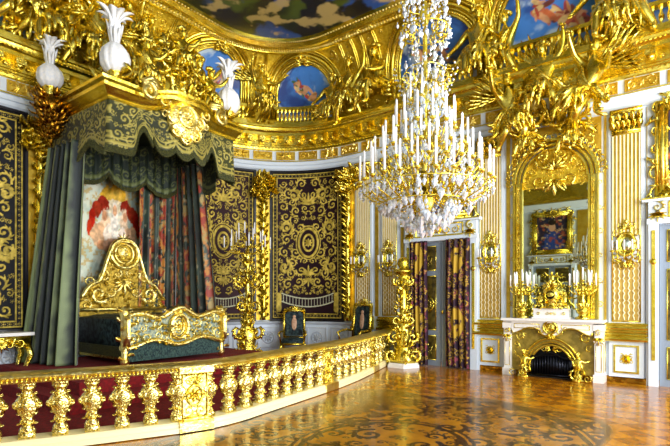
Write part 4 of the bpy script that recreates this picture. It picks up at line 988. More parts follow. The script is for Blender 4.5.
def palm(label, s, seed, zb=1.05):
    x, y = plan(s, .1); t = thing('palm_pilaster', label, 'pilaster', (float(x), float(y), zb), 0); g = MB(); rg = random.Random(seed)
    wbox(g, s-.2, s+.2, zb, 5.45, 0, .05); g.build('backboard', YEL, t, world=True, smooth='auto')
    g = MB(); h = 5.1-zb; tt = np.linspace(0, 1, 30)
    g.merge(MB().tube(np.c_[.02*np.sin(tt*9), zb+h*tt, np.full(30, .12)], .07+.012*np.cos(tt*60), 8), wmap(s)); 
    for i in range(60):
        z = zb+.1+h*.93*i/60; a = i*2.4; g.merge(MB().leaf((.05*cos(a), z, .13+.05*abs(sin(a))), (cos(a), .9, .3*abs(sin(a))), (0, 0, 1), .2, .1, .5, 4), wmap(s))
    g.build('carved_trunk', GOLD, t, world=True); g = MB()
    for i in range(70):
        a = rg.uniform(-.6, pi+.6); z = rg.uniform(4.7, 5.25); g.merge(MB().leaf((rg.uniform(-.27, .27), z, rg.uniform(.1, .25)), (cos(a), sin(a)*.8-.2, rg.uniform(-.1, .7)), (0, 0, 1), rg.uniform(.22, .42), .14, .5, 4), wmap(s))
    for i in range(16): g.merge(MB().blob((rg.uniform(-.3, .3), rg.uniform(4.6, 5.3), rg.uniform(.15, .3)), (.05, .05, .05), 6, 4), wmap(s))
    g.build('palm_crown', GOLDC, t, world=True)
palm('gilded palm column with leafy crown between the two right wall hangings', 10.25, 1)
palm('gilded palm column at the right edge of the corner wall hanging', 12.99, 2)
palm('gilded palm column left of the green bed curtain', 4.24, 3)
palm('gilded palm column mostly hidden behind the bed curtains', 7.85, 4)

# ================================================================== STATE BED CANOPY
YC, HW_, XF = 5.9, 1.44, -8.5
def tpath(q):                                            # q 0..1 around three sides, near wall end -> front -> far wall end
    L1, L2 = 2.4, 2*HW_; T = 2*L1+L2; s_ = np.asarray(q, float)*T
    X = np.where(s_ < L1, -10.9+s_, np.where(s_ < L1+L2, XF, XF-(s_-L1-L2))); Y = np.where(s_ < L1, YC-HW_, np.where(s_ < L1+L2, YC-HW_+(s_-L1), YC+HW_))
    nx_ = np.where(s_ < L1, 0, np.where(s_ < L1+L2, 1., 0)); ny_ = np.where(s_ < L1, -1., np.where(s_ < L1+L2, 0, 1.)); return X, Y, nx_, ny_
QC0, QC1 = 2.4/7.68, 5.28/7.68
def bulge(Y, X): return np.where(X > XF-.02, np.exp(-(np.abs((Y-YC)/.62)**4)), 0)
CAN = thing('bed_canopy', 'green and gold canopy hanging over the state bed with scalloped fringed valance', 'canopy', (-9.7, YC, 4.4))
VELV = mat('green_velvet', '#16261c', .6, 0, '#24382a', 3, .3, 90)
def canopy():
    t = CAN; prof = [(-.12, 5.28), (.02, 5.28), (.05, 5.3), (.04, 5.36), (.08, 5.38), (.12, 5.44), (.17, 5.48), (.18, 5.54), (.24, 5.57), (.25, 5.62), (-.12, 5.64)]
    Q = []
    for a, b, n in ((0, QC0, 5), (QC0, QC1, 30), (QC1, 1, 5)): Q += list(np.linspace(a+1e-4, b-1e-4, n))
    V = []; m = len(prof)
    for q in Q:
        X, Y, a, b = [float(v) for v in tpath(q)]; B = float(bulge(Y, X))
        if abs(q-QC0) < 2e-4: a, b = 1, -1
        if abs(q-QC1) < 2e-4: a, b = 1, 1
        for d, z in prof: V.append((X+a*(d+.22*B), Y+b*d, z+.1*B))
    F = []
    for i in range(len(Q)-1):
        for k in range(m): F.append((i*m+k, (i+1)*m+k, (i+1)*m+(k+1) % m, i*m+(k+1) % m))
    F += [tuple(range(m)), tuple(range((len(Q)-1)*m, len(Q)*m))[::-1]]
    MB().add(V, F).build('cornice', GOLD, t, world=True, smooth='auto')
    MB().box((-9.75, YC, 5.36), (2.35, 2.8, .05)).build('tester_lining', VELV, t, world=True, smooth=False)
    # lambrequins
    def low(Y, X):
        front = X > XF-.02; a = np.abs(Y-YC)
        f = 4.56+.3*np.exp(-((a-.8)/.13)**2)+.13*(1-np.abs(np.cos(a*pi/.42)))*(a < .63)+.1*ss(a, .5, .7)-.22*ss(a, .88, 1.0)
        c = np.abs((X+9.7)/1.2); g = 4.52-.12*np.cos(c*pi*2)
        return np.where(front, f, g)
    LOWF = low
    nx, ny = 520, 64; U, Vv = np.meshgrid(np.linspace(0, 1, nx), np.linspace(0, 1, ny)); w = 7.68
    st = scatter(-w/2, w/2, 0, .95, (.15, .1, .07, .045, .03), 77, tries=1200, leaves=5); M = raster(st, w, .95, nx, ny)
    # outline bands follow the scalloped edge
    bandm = np.maximum(np.exp(-((Vv-.1)/.03)**2), np.exp(-((Vv-.2)/.015)**2))
    M = np.maximum(M, bandm); N = fbm(nx, ny, 24, 5)
    def fn(U, V, off=0):
        X, Y, a, b = tpath(U); B = bulge(Y, X); lo = low(Y, X); z = lo+(5.34+.1*B-lo)*V
        return np.stack([X+a*(.03+.18*B+.03*(1-V)), Y+b*(.03+.03*(1-V)), z], -1)
    def cf(U, V):
        C = mixc(lin('#161f12'), lin('#45481f'), N); return mixc(C, mixc(lin('#8a8232'), lin('#c6b860'), N), ss(M, .1, .5)*.95)
    cloth('valance', VELM2, t, nx, ny, fn, cf, .02, relief_=.012*ss(M, 0, .8))
    # fringe below
    n = 700; V = []; F = []
    for i in range(n):
        q = i/(n-1); P = fn(np.array(q), np.array(0.)); X, Y, a, b = [float(v) for v in tpath(q)]; j = .012*(i % 2); dz = .1+.012*(i % 2)
        V += [(P[0]+a*j, P[1]+b*j, P[2]+.02), (P[0]+a*(.02+j), P[1]+b*(.02+j), P[2]-dz), (P[0]-a*.02, P[1]-b*.02, P[2]-dz), (P[0]-a*.02, P[1]-b*.02, P[2]+.02)]
    for i in range(n-1):
        for k in range(4): F.append((i*4+k, i*4+4+k, i*4+4+(k+1) % 4, i*4+(k+1) % 4))
    MB().add(V, F).build('fringe', FRINGE, t, world=True, smooth=False)
    # inner valance near the wall
    def fn2(U, V):
        L = 2*HW_-.2; s_ = U*(L+2.4); X = np.where(s_ < .8, -9.7-s_*.9, np.where(s_ < .8+L, -10.42, -10.42+(s_-.8-L)*.9)); Y = np.where(s_ < .8, YC-HW_+.1, np.where(s_ < .8+L, YC-HW_+.1+s_-.8, YC+HW_-.1))
        lo = 4.5-.28*np.abs(np.sin((s_-.8)*pi/.9))**.7; return np.stack([X+.02*np.sin(s_*30), Y, lo+(5.3-lo)*V], -1)
    M2 = np.maximum(raster(scatter(-2.6, 2.6, 0, .95, (.14, .09, .06), 78, tries=400), 5.2, .95, 300, 50), np.exp(-((np.linspace(0, 1, 50)[:, None]-.08)/.04)**2)*np.ones((1, 300)))
    cloth('inner_valance', VELM2, t, 300, 50, fn2, lambda U, V: mixc(lin('#18281e'), lin('#6a7440'), ss(M2, .15, .6)*.8), .015, relief_=.01*M2)
    V = []; F = []; n = 360
    for i in range(n):
        P = fn2(np.array(i/(n-1)), np.array(0.)); dz = .08+.01*(i % 2); j = .01*(i % 2); V += [(P[0]+j, P[1]-j, P[2]+.01), (P[0]+.015+j, P[1]-j, P[2]-dz), (P[0]-.02, P[1], P[2]-dz), (P[0]-.02, P[1], P[2]+.01)]
    for i in range(n-1):
        for k in range(4): F.append((i*4+k, i*4+4+k, i*4+4+(k+1) % 4, i*4+(k+1) % 4))
    MB().add(V, F).build('inner_fringe', FRINGE, t, world=True, smooth=False)
    # central cartouche
    f = lambda V: np.stack([XF+.27+V[:, 2], YC-V[:, 0], V[:, 1]], 1)
    g = MB(); fan = []
    for k in range(5):
        a = pi*(.02+.24*k)*1.0+pi; fan += ring(.3*cos(a), 5.3+.38*sin(a), .13, .13, .03, 18)+rosette(.3*cos(a), 5.3+.38*sin(a), .1, 8)
    relief(g, fan+ring(0, 5.32, .2, .2, .05)+rosette(0, 5.32, .17, 8)+mirror(scroll(.5, 5.52, .13, 2, 1)+scroll(.48, 5.25, .1, 4, -1))+palmette(0, 5.45, .35), hk=2, fn=f)
    b = MB(); b.blob((0, 5.25, -.02), (.42, .42, .1), 18, 7); g.merge(b, f); g.build('cartouche', GOLDP, t, world=True)
    for sg in (-1, 1):
        g = MB()
        for i in range(3): g.merge(MB().tube([(sg*(.55+.02*i), 5.68+.05*i, .03), (sg*(.75+.03*i), 5.72+.05*i, .06), (sg*(.95), 5.66+.03*i, .02)], .05, 8), f)
        g.merge(MB().tube(np.c_[np.array(spiral(sg*.86, 5.56, .17, 1.5, 1.3, sg, .05)[0]), np.full(16, .08)], .05, 8), f)
        g.build('volute', GOLDP, t, world=True)
    # crest of foliage on top
    g = MB(); rg = random.Random(5)
    for i in range(190):
        y = rg.uniform(-1.35, 1.35); h = 1.15*math.exp(-(y/.75)**2)+.12; x = rg.uniform(-.7, .15); z = rg.uniform(0, h)
        g.leaf((XF+x*(1-z*.4), YC+y, 5.66+z), (rg.uniform(-.2, 1), rg.uniform(-1, 1), rg.uniform(-.2, 1)), (1, 0, .3), rg.uniform(.2, .42), .13, rg.choice((-.6, .6)), 4)
    f2 = lambda V: np.stack([XF-.05+V[:, 2], YC-V[:, 0], V[:, 1]], 1)
    relief(g, mirror(scroll(.35, 6.0, .26, 2, 1, leaves=7)+scroll(.8, 5.9, .18, 1, -1, leaves=6)+scroll(.25, 6.5, .18, 3, 1)+scroll(1.15, 5.8, .12, 3, 1)), hk=2.5, fn=f2); g.build('crest', GOLDC, t, world=True)
    g = MB(); g.lathe([(.5, 5.62), (.48, 6.0), (.4, 6.4), (.22, 6.7), (.0001, 6.85)], 14, (XF-.45, YC, 0), mod=lambda a, z: 1+.08*cos(7*a)); g.build('crown', GOLD, t, world=True)
    # carved bracket at the near rear corner
    g = MB(); rg = random.Random(6)
    for i in range(120):
        h = rg.random(); r = .36*(h**.8)+.03; a = rg.uniform(0, 2*pi); g.leaf((-10.2+r*cos(a)*.8, YC-HW_-.28+r*sin(a)*.55, 4.85+.75*h), (cos(a), sin(a), rg.uniform(-.9, .4)), (cos(a), sin(a), .5), rg.uniform(.16, .3), .13, .8, 5)
    g.lathe([(.02, 4.7), (.05, 4.85), (.1, 5.15), (.16, 5.45), (.18, 5.66), (.1, 5.7)], 12, (-10.2, YC-HW_-.28, 0)); g.build('carved_bracket', BRONZE, t, world=True)
VELM2 = mat('green_gold_brocade', '#ffffff', .5, 0, attr='col', bump=.3, bscale=90, sheen=.2); VELM2.node_tree.nodes['Principled BSDF'].inputs['Metallic'].default_value = .25
canopy()
for (y, k, z, l, sd) in ((YC-.75, .62, 5.75, 'gilded cherub on the near side of the canopy crest', 101), (YC+.75, .62, 5.75, 'gilded cherub on the far side of the canopy crest', 102), (YC+.05, .6, 6.35, 'gilded cherub at the top middle of the canopy crest', 103)):
    statue(l, 'putto', (XF+.05, y, z), -pi/2+pi if False else pi/2*-1, k, seed=sd)
# plumes
def plume():
    t = thing('ostrich_plume', 'x', 'plume'); rg = random.Random(3); g = MB()
    g.lathe([(.1, 0), (.13, .04), (.08, .1), (.12, .16), (.15, .22)], 12, mod=lambda a, z: 1+.08*cos(6*a)); g.build('gilded_socket', GOLDC, t)
    g = MB(); tw = lambda k, am: (lambda a, z: 1+am*cos(k*a+2.5*z))
    g.lathe([(.06, .16), (.17, .2), (.24, .3), (.25, .42), (.22, .53), (.14, .62), (.09, .66)], 36, mod=tw(11, .09))
    g.build('feather_ball', FEATHER, t)
    g = MB(); g.lathe([(.09, .6), (.075, .68), (.1, .8), (.11, .92), (.085, 1.02), (.1, 1.12), (.13, 1.2)], 30, mod=tw(7, .16))
    for i in range(9):
        a = i*.7; g.leaf((.07*cos(a), .07*sin(a), 1.02), (cos(a)*.4, sin(a)*.4, 1), (cos(a), sin(a), -.3), rg.uniform(.28, .4), .13, .7, 6)
        g.leaf((.075*cos(a+.3), .075*sin(a+.3), .62+.07*(i % 4)), (cos(a)*.12, sin(a)*.12, 1), (cos(a), sin(a), -.1), .3, .09, .15, 6)
    g.build('upright_feathers', FEATHER, t); return t
pl = plume(); pl.location = (XF-.02, YC-HW_+.12, 5.62); pl.scale = (1, 1, 1.12); pl['label'] = 'tall white ostrich plume on the near front corner of the canopy'
dup(pl, (-10.2, YC-HW_-.3, 5.68), 0, 'white ostrich plume at far left above the brown carved bracket').scale = (.9, .9, .95)
dup(pl, (XF-.02, YC+HW_-.1, 5.72), 0, 'white ostrich plume on the canopy corner in front of the left lunette')

# curtains of the bed
def floralcol(nx, ny, seed):
    N = [fbm(nx, ny, k, seed+k) for k in (8, 16, 22, 34)]
    xs = np.linspace(0, 1, nx)[None, :]; col = ss(np.sin(xs*2*pi*3.5+.8)*.5+.5, .35, .75); C = mixc(lin('#0e1816'), lin('#34483c'), ss(N[0], .3, .7)); C = mixc(C, lin('#b49a58'), ss(N[1], .5, .58)*.9*col); C = mixc(C, lin('#9c3018'), ss(N[2], .52, .6)*col); C = mixc(C, lin('#c07c2c'), ss(N[3], .55, .62)*col); return mixc(C, lin('#b8b090'), ss(N[2], .3, .22)*.5)
def bedcurtain(label, A0, A1, B0, B1, z0, z1, folds, amp, colf, m, seed, nx=90, ny=120, gather=.0):
    mx = ((A0[0]+A1[0])/2, (A0[1]+A1[1])/2); t = thing('bed_curtain', label, 'curtain', (mx[0], mx[1], z0)); A0, A1, B0, B1 = map(np.array, (A0, A1, B0, B1))
    d = (A1-A0)/np.linalg.norm(A1-A0); nn = np.array([d[1], -d[0]])
    C = colf(nx, ny)
    def fn(U, V):
        V_ = V[..., None]; P = (B0+(B1-B0)*U[..., None])*(1-V_)+(A0+(A1-A0)*U[..., None])*V_
        ph = U*2*pi*folds+.6*np.sin(V*2.2+seed)+.5*np.sin(U*9+seed); o = amp*(1.25-.5*V)*(np.sin(ph)+.35*np.sin(2.1*ph+1))
        return np.stack([P[..., 0]+nn[0]*o, P[..., 1]+nn[1]*o, z0+(z1-z0)*V], -1)
    cloth('drape', m, t, nx, ny, fn, lambda U, V: C, .015)
VELC = mat('bed_curtain_cloth', '#ffffff', .5, 0, attr='col', bump=.35, bscale=70, sheen=.5)
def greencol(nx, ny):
    N = fbm(nx, ny, 26, 9, 3); s_ = np.linspace(0, 1, nx)[None, :]*np.ones((ny, 1)); C = mixc(lin('#0e2024'), lin('#74845a'), ss(np.sin(s_*2*pi*5+1)*.5+.5+.5*(N-.5), .35, .9)); return C*(.75+.5*N[..., None])  # velvet sheen on the folds painted in as pale olive stripes
bedcurtain('heavy green velvet bed curtain hanging at the left of the bed', (-10.55, 4.34), (-9.42, 4.42), (-10.75, 3.95), (-9.4, 4.25), (.42), 4.75, 5, .12, greencol, VELC, 1, 150, 90)
bedcurtain('floral bed curtain hanging on the wall beside the tapestry', (-10.6, 6.3), (-10.6, 7.35), (-10.6, 6.25), (-10.6, 7.3), 1.4, 4.9, 5, .06, lambda a, b: floralcol(a, b, 3), VELC, 2)
bedcurtain('floral bed curtain hanging at the right far side of the bed', (-10.5, 7.24), (-9.45, 7.2), (-10.5, 7.28), (-9.0, 7.26), 1.3, 4.95, 5, .06, lambda a, b: floralcol(a, b, 30), VELC, 3, 120, 120)
# tapestry behind the bed
def tapestry():
    t = thing('figurative_tapestry', 'pale woven tapestry with red-draped crowned figures above the headboard', 'tapestry', (-10.95, YC, 1.5)); nx, ny = 150, 170; w, h = 2.5, 3.5
    U, V = np.meshgrid(np.linspace(-1, 1, nx), np.linspace(0, 1, ny)); N = fbm(nx, ny, 10, 4); N2 = fbm(nx, ny, 40, 6); N3 = fbm(nx, ny, 22, 16)
    C = mixc(lin('#d8dccb'), lin('#aec0b4'), ss(N, .35, .65)); C = mixc(C, lin('#c0a050'), ss(N2, .56, .64)*.7)
    def el(cx, cy, rx, ry, c, a=1.0, soft=.25):
        nonlocal C
        e = ((U-cx)/rx)**2+((V-cy)/ry)**2; C = mixc(C, np.array(lin(c))*(.35+1.1*N2[..., None]), ss(1.1-e+1.6*(N3-.5), 0, soft)*a)
    C = mixc(C, mixc(lin('#b8a850'), lin('#e0d080'), N2), ss(V, .87, .89)); C = mixc(C, lin('#4a6a50'), (np.abs(V-.885) < .006)*.8)
    el(0, .76, .24, .07, '#e8b83a'); el(0, .72, .17, .09, '#e8c050'); el(0, .63, .3, .1, '#f0e8d8', .7)
    for sg in (-1, 1):
        el(sg*.22, .69, .11, .05, '#a03020'); el(sg*.34, .65, .1, .055, '#a83a22'); el(sg*.42, .6, .06, .07, '#b82a1a'); el(sg*.48, .53, .05, .05, '#c03a20')
        el(sg*.18, .55, .09, .12, '#ecd0b0'); el(sg*.3, .47, .14, .09, '#e0b890'); el(sg*.12, .46, .1, .1, '#f2e4d4'); el(sg*.2, .62, .045, .035, '#d8a078')
    el(0, .56, .07, .14, '#f4ece0'); el(0, .66, .045, .035, '#e0b088'); el(0, .42, .4, .05, '#d09060', .7)
    def fn(U, V): return np.stack([0*U-10.975, YC+(U-.5)*w*1.0, 1.45+h*V], -1)
    cloth('woven_cloth', VEL, t, nx, ny, fn, lambda a, b: C, .02)
tapestry()
# bed
OLIVEG = mat('old_gilding', '#8c7424', .35, .8, '#b4983a', 14, .8, 30)
def bed():
    t = thing('state_bed', 'gilded state bed with round-medallion headboard, dark blue cover and carved footboard', 'bed', (-9.6, YC, .42))
    hb = MB(); f = lambda V: np.stack([-10.62+V[:, 2], YC-V[:, 0], V[:, 1]], 1)
    y = np.linspace(-1, 1, 31); top = 1.85+1.2*np.exp(-(np.abs(y)/.5)**4)+.22*np.exp(-((np.abs(y)-.72)/.16)**2)-.1*ss(np.abs(y), .85, 1)
    hb.prism([(-1, 1.3), (1, 1.3)]+list(zip(y[::-1], top[::-1]-.1)), -.05, .04).map(f); hb.build('headboard', OLIVEG, t, world=True, smooth='auto')
    g = MB(); top_st = [(np.c_[y, top-.06], np.full(31, .04))]
    relief(g, top_st+ring(0, 2.72, .33, .33, .05)+ring(0, 2.72, .22, .22, .025)+rosette(0, 2.76, .14, 8)+mirror(scroll(.6, 1.78, .2, 3.6, 1, 1.3, .06, 3)+scroll(.3, 1.85, .13, 0, -1)+scroll(.5, 2.2, .14, 2, 1)+scroll(.8, 2.05, .13, 4, -1)+scroll(.36, 2.5, .1, 4, -1)+scroll(.15, 2.25, .1, 2, 1)+scroll(.85, 1.55, .12, 1, 1))+palmette(0, 3.0, .22)+palmette(0, 2.1, .4, -pi/2)+line((-1, 1.45), (1, 1.45), .05), hk=1.8, fn=lambda V: f(V+np.array([0, 0, .04]))); rg = random.Random(31)
    for i in range(90):
        q = rg.uniform(-1, 1); zz = 1.4+rg.random()*(float(np.interp(q, y, top))-1.5); a = rg.uniform(0, 6.28); g.merge(MB().leaf((q, zz, .05), (cos(a), sin(a), .4), (0, 0, 1), rg.uniform(.1, .2), .07, .7, 4), f)
    g.build('headboard_carving', GOLDP, t, world=True)
    MB().lathe([(.0001, 0), (.16, 0), (.15, .03), (.0001, .05)], 20).map(lambda V: np.stack([-10.57+V[:, 2], YC+V[:, 0], 2.76+V[:, 1]], 1)).build('medallion', GOLDP, t, world=True)
    m = gridmb(30, 40, lambda U, V: np.stack([-10.6+2.0*U, YC-1.02+2.04*V, 1.28+.08*(1-np.abs(2*V-1)**6)*(1-np.abs(2*U-1)**8)+.008*np.sin(V*60)], -1))
    m.box((-9.6, YC, .95), (2.0, 2.04, .66)); m.build('bed_cover', BLUECLOTH, t, world=True)
    g = MB()
    for i in range(60): x = -10.6+2.0*i/59; g.box((x, YC-1.04, .66), (.026, .03, .2))
    g.build('cover_fringe', FRINGE, t, world=True, smooth=False)
    m = MB(); m.box((-9.6, YC, .56), (2.0, 1.96, .14)); m.build('bed_frame', GOLD, t, world=True, smooth=False)
    # footboard
    FXx = -8.52; f = lambda V: np.stack([FXx+V[:, 2], YC-V[:, 0], V[:, 1]], 1)
    y = np.linspace(-1.13, 1.13, 41); top = 1.36+.1*np.exp(-(y/.3)**2)+.05*np.cos(y*7); bot = .82-.06*np.cos(y*5.5)
    MB().prism(list(zip(y, bot))+list(zip(y[::-1], top[::-1])), -.05, .03).map(f).build('footboard', SILV, t, world=True, smooth='auto')
    g = MB(); st = [(np.c_[y, top], np.full(41, .055)), (np.c_[y, bot], np.full(41, .05))]
    st += mirror(line((1.13, .8), (1.13, 1.38), .07, 4)+scroll(1.0, 1.28, .13, 2, 1)+scroll(1.0, .95, .12, 4, -1)+scroll(.72, 1.3, .1, 1, 1)+scroll(.72, .92, .1, 4, -1)+scroll(.48, 1.2, .11, 3, 1)+scroll(.46, .97, .1, 5, -1)+scroll(.3, 1.38, .09, 1, 1)+scroll(.78, 1.12, .08, 2, 1, leaves=3)+scroll(.24, .88, .08, 4, -1))
    st += ring(0, 1.12, .2, .24, .05)+ring(0, 1.12, .13, .16, .02)+rosette(0, 1.12, .12, 8)+palmette(0, 1.38, .2)
    relief(g, st, hk=1.8, fn=lambda V: f(V+np.array([0, 0, .03])))
    rg = random.Random(33)
    for i in range(170):
        q = rg.uniform(-1.1, 1.1); tp = rg.random() < .6; zz = float(np.interp(q, y, top if tp else bot)) if rg.random() < .75 else rg.uniform(.9, 1.3); a = rg.uniform(0, 6.28); g.merge(MB().leaf((q, zz, .05), (cos(a), sin(a), .4), (0, 0, 1), rg.uniform(.1, .18), .07, .8, 4), f)
    for yy, r_ in ((-1.13, 1), (1.13, 1)):
        for i in range(14): a = i*2.4; g.merge(MB().leaf((yy+.06*cos(a), .55+.07*i, .02+.05*sin(a)), (cos(a), .5, sin(a)), (0, 0, 1), .16, .09, .5, 4), f)
        g.merge(MB().lathe([(.05, .42), (.09, .5), (.06, .6), (.08, .9), (.07, 1.3), (.1, 1.42), (.05, 1.5), (.0001, 1.56)], 10), lambda V, yy=yy: np.stack([FXx+V[:, 0], YC-yy+V[:, 1], V[:, 2]], 1))
    g.build('footboard_carving', GOLDP, t, world=True)
    V = []; F = []; n = 150
    for i in range(n):
        yy = -1.08+2.16*i/(n-1); b = float(np.interp(yy, y, bot)); j = .018*(i % 2); V += [(yy, b, .01+j), (yy, .5, .03+j), (yy, .5, -.03), (yy, b, -.03)]
    for i in range(n-1):
        for k in range(4): F.append((i*4+k, i*4+4+k, i*4+4+(k+1) % 4, i*4+(k+1) % 4))
    MB().add(V, F).map(f).build('footboard_fringe', TEALF, t, world=True, smooth=False)
SILV = mat('silver_blue_brocade', '#54727c', .4, .2, '#b4b894', 18, .5, 50); TEALF = mat('teal_fringe', '#142a34', .7, 0, '#4c6a62', 30)
bed()

# ================================================================== TORCHERES
tor = candelabrum('tall gilded candelabrum on a carved scrolled stand right of the bed', (-9.2, 8.45, .015), 3.0, [(8, .58, 2.95, .1), (7, .4, 3.12, .5), (5, .22, 3.3, .2)], .2, ch=.3, base=.24, name='torchere_candelabra')
g = MB(); rg = random.Random(8)
for k in range(3):
    a = k*2.094+.4; c, s_ = cos(a), sin(a); f = lambda V, c=c, s_=s_: np.stack([V[:, 0]*c-V[:, 2]*s_, V[:, 0]*s_+V[:, 2]*c, V[:, 1]], 1)
    relief(g, scroll(.3, .25, .2, 3, 1, w=.05)+scroll(.24, .8, .18, 1, -1, w=.045)+scroll(.2, 1.5, .16, 3, 1, w=.04)+scroll(.22, 2.1, .18, 1, -1, w=.04), zk=0, n=6, fn=f)
for i in range(110):
    a = i*2.4; z = .1+2.6*rg.random(); r = .1+.06*sin(z*4); g.leaf((r*cos(a), r*sin(a), z), (cos(a), sin(a), rg.uniform(-.5, 1)), (0, 0, 1), .24, .12, .6, 4)
g.build('scrolled_stand', GOLDC, tor)
def pedestal():
    t = thing('torchere_pedestal', 'tall gilded scrolled pedestal on a white plinth left of the curtained door', 'pedestal', (-5.85, 10.55, 0)); m = MB()
    m.lathe([(.44, 0), (.44, .07), (.4, .09), (.4, .11)], 6); m.build('plinth', MARBLE, t, smooth=False)
    g = MB(); g.lathe([(.3, .11), (.34, .18), (.22, .3), (.18, .6), (.2, .9), (.12, 1.1), (.1, 1.5), (.09, 2.1), (.14, 2.2), (.1, 2.25), (.24, 2.33), (.26, 2.38), (.2, 2.4), (.1, 2.44), (.16, 2.55), (.13, 2.66), (.05, 2.72)], 12, mod=lambda a, z: 1+.08*cos(6*a)); g.build('shaft', GOLD, t)
    g = MB(); rg = random.Random(2)
    for k in range(4):
        a = k*pi/2+.65; c, s_ = cos(a), sin(a); f = lambda V, c=c, s_=s_: np.stack([V[:, 0]*c-V[:, 2]*s_, V[:, 0]*s_+V[:, 2]*c, V[:, 1]], 1)
        relief(g, scroll(.3, .28, .16, 4, 1, w=.05)+scroll(.24, .72, .15, 1, -1, w=.045)+scroll(.17, 1.15, .12, 3, 1, w=.035)+scroll(.15, 2.1, .11, 1, -1, w=.03), zk=0, n=6, fn=f)
    for i in range(120):
        a = i*2.4; z = .15+2.1*rg.random()**1.2; r = .22-.07*z; g.leaf((r*cos(a), r*sin(a), z), (cos(a), sin(a), rg.uniform(-.5, 1)), (0, 0, 1), .2, .11, .6, 4)
    g.build('scroll_carving', GOLDC, t)
pedestal()

# ================================================================== CHAIRS BY THE WALL
def armchair():
    t = thing('gilt_armchair', 'x', 'chair'); g = MB(); f = lambda V: np.stack([V[:, 0], .28-V[:, 2]+.1*(V[:, 1]-.45)*1.0, V[:, 1]], 1)
    MB().prism([(-.24, .6), (.24, .6), (.26, 1.22), (.15, 1.3), (-.15, 1.3), (-.26, 1.22)], -.02, .04).map(f).build('backrest', BLUECLOTH, t, smooth='auto')
    fig = MB().blob((0, .95, .045), (.08, .2, .012), 10, 6).blob((0, 1.15, .045), (.05, .05, .015), 8, 5).map(f).build('woven_figure', PINK, t)
    relief(g, rectl(-.29, .55, .29, 1.32, .04)+mirror(scroll(.26, 1.34, .08, 2, 1)+scroll(.1, 1.38, .07, 4, -1)+scroll(.3, .6, .06, 1, 1))+palmette(0, 1.34, .16), hk=1.8, fn=f); g.build('back_frame', GOLDC, t)
    s_ = MB(); s_.blob((0, 0, .5), (.33, .31, .09), 14, 6); s_.box((0, 0, .45), (.6, .56, .07)); s_.build('seat', BLUECLOTH, t)
    g = MB(); g.box((0, 0, .4), (.66, .62, .06)); g.build('seat_frame', GOLD, t)
    for sx in (-1, 1):
        MB().tube([(sx*.3, .26, .72), (sx*.36, .05, .74), (sx*.36, -.15, .72), (sx*.38, -.25, .68), (sx*.35, -.22, .6), (sx*.32, -.2, .42)], [.025, .03, .03, .035, .025, .03], 7).build('armrest', GOLD, t)
        for sy in (-1, 1):
            MB().tube([(sx*.29, sy*.26, .4), (sx*.32, sy*.29, .3), (sx*.27, sy*.25, .12), (sx*.31, sy*.3, .015)], [.045, .04, .025, .035], 7).build('leg', GOLD, t)
    return t
PINK = mat('woven_pink', '#b08468', .7, 0, '#c8a488', 20)
ch = armchair()
X, Y = plan(11.3, .75); ch.location = (float(X), float(Y), .013); ch.rotation_euler = (0, 0, math.radians(36)); ch['label'] = 'gilt armchair with dark blue back standing below the large corner hanging'
dup(ch, (-7.15, 10.3, .013), math.radians(-8), 'gilt armchair with figured back beside the rail end near the sconces').scale = (1, 1, 1.14)
def stool(): 
    t = thing('gilt_console', 'gilded carved console table at the left edge behind the balustrade', 'table', (-10.5, 3.35, .013), pi/2); g = MB()
    g.box((0, 0, 1.0), (1.1, .55, .06)); g.build('table_top', MARBLE, t, smooth=False)
    g = MB(); g.box((0, 0, .88), (1.0, .48, .18)); relief(g, mirror(scroll(.3, .84, .12, 2, 1)+scroll(.12, .8, .1, 4, -1))+palmette(0, .85, .2, -pi/2)+ring(0, .86, .08, .08, .02), hk=2, fn=LF(.24)); g.build('apron', GOLDC, t)
    for sx in (-1, 1):
        for sy in (-1, 1): MB().tube([(sx*.44, sy*.2, .8), (sx*.5, sy*.24, .6), (sx*.38, sy*.16, .25), (sx*.44, sy*.2, 0)], [.07, .06, .035, .05], 8).build('leg', GOLDC, t)
stool()

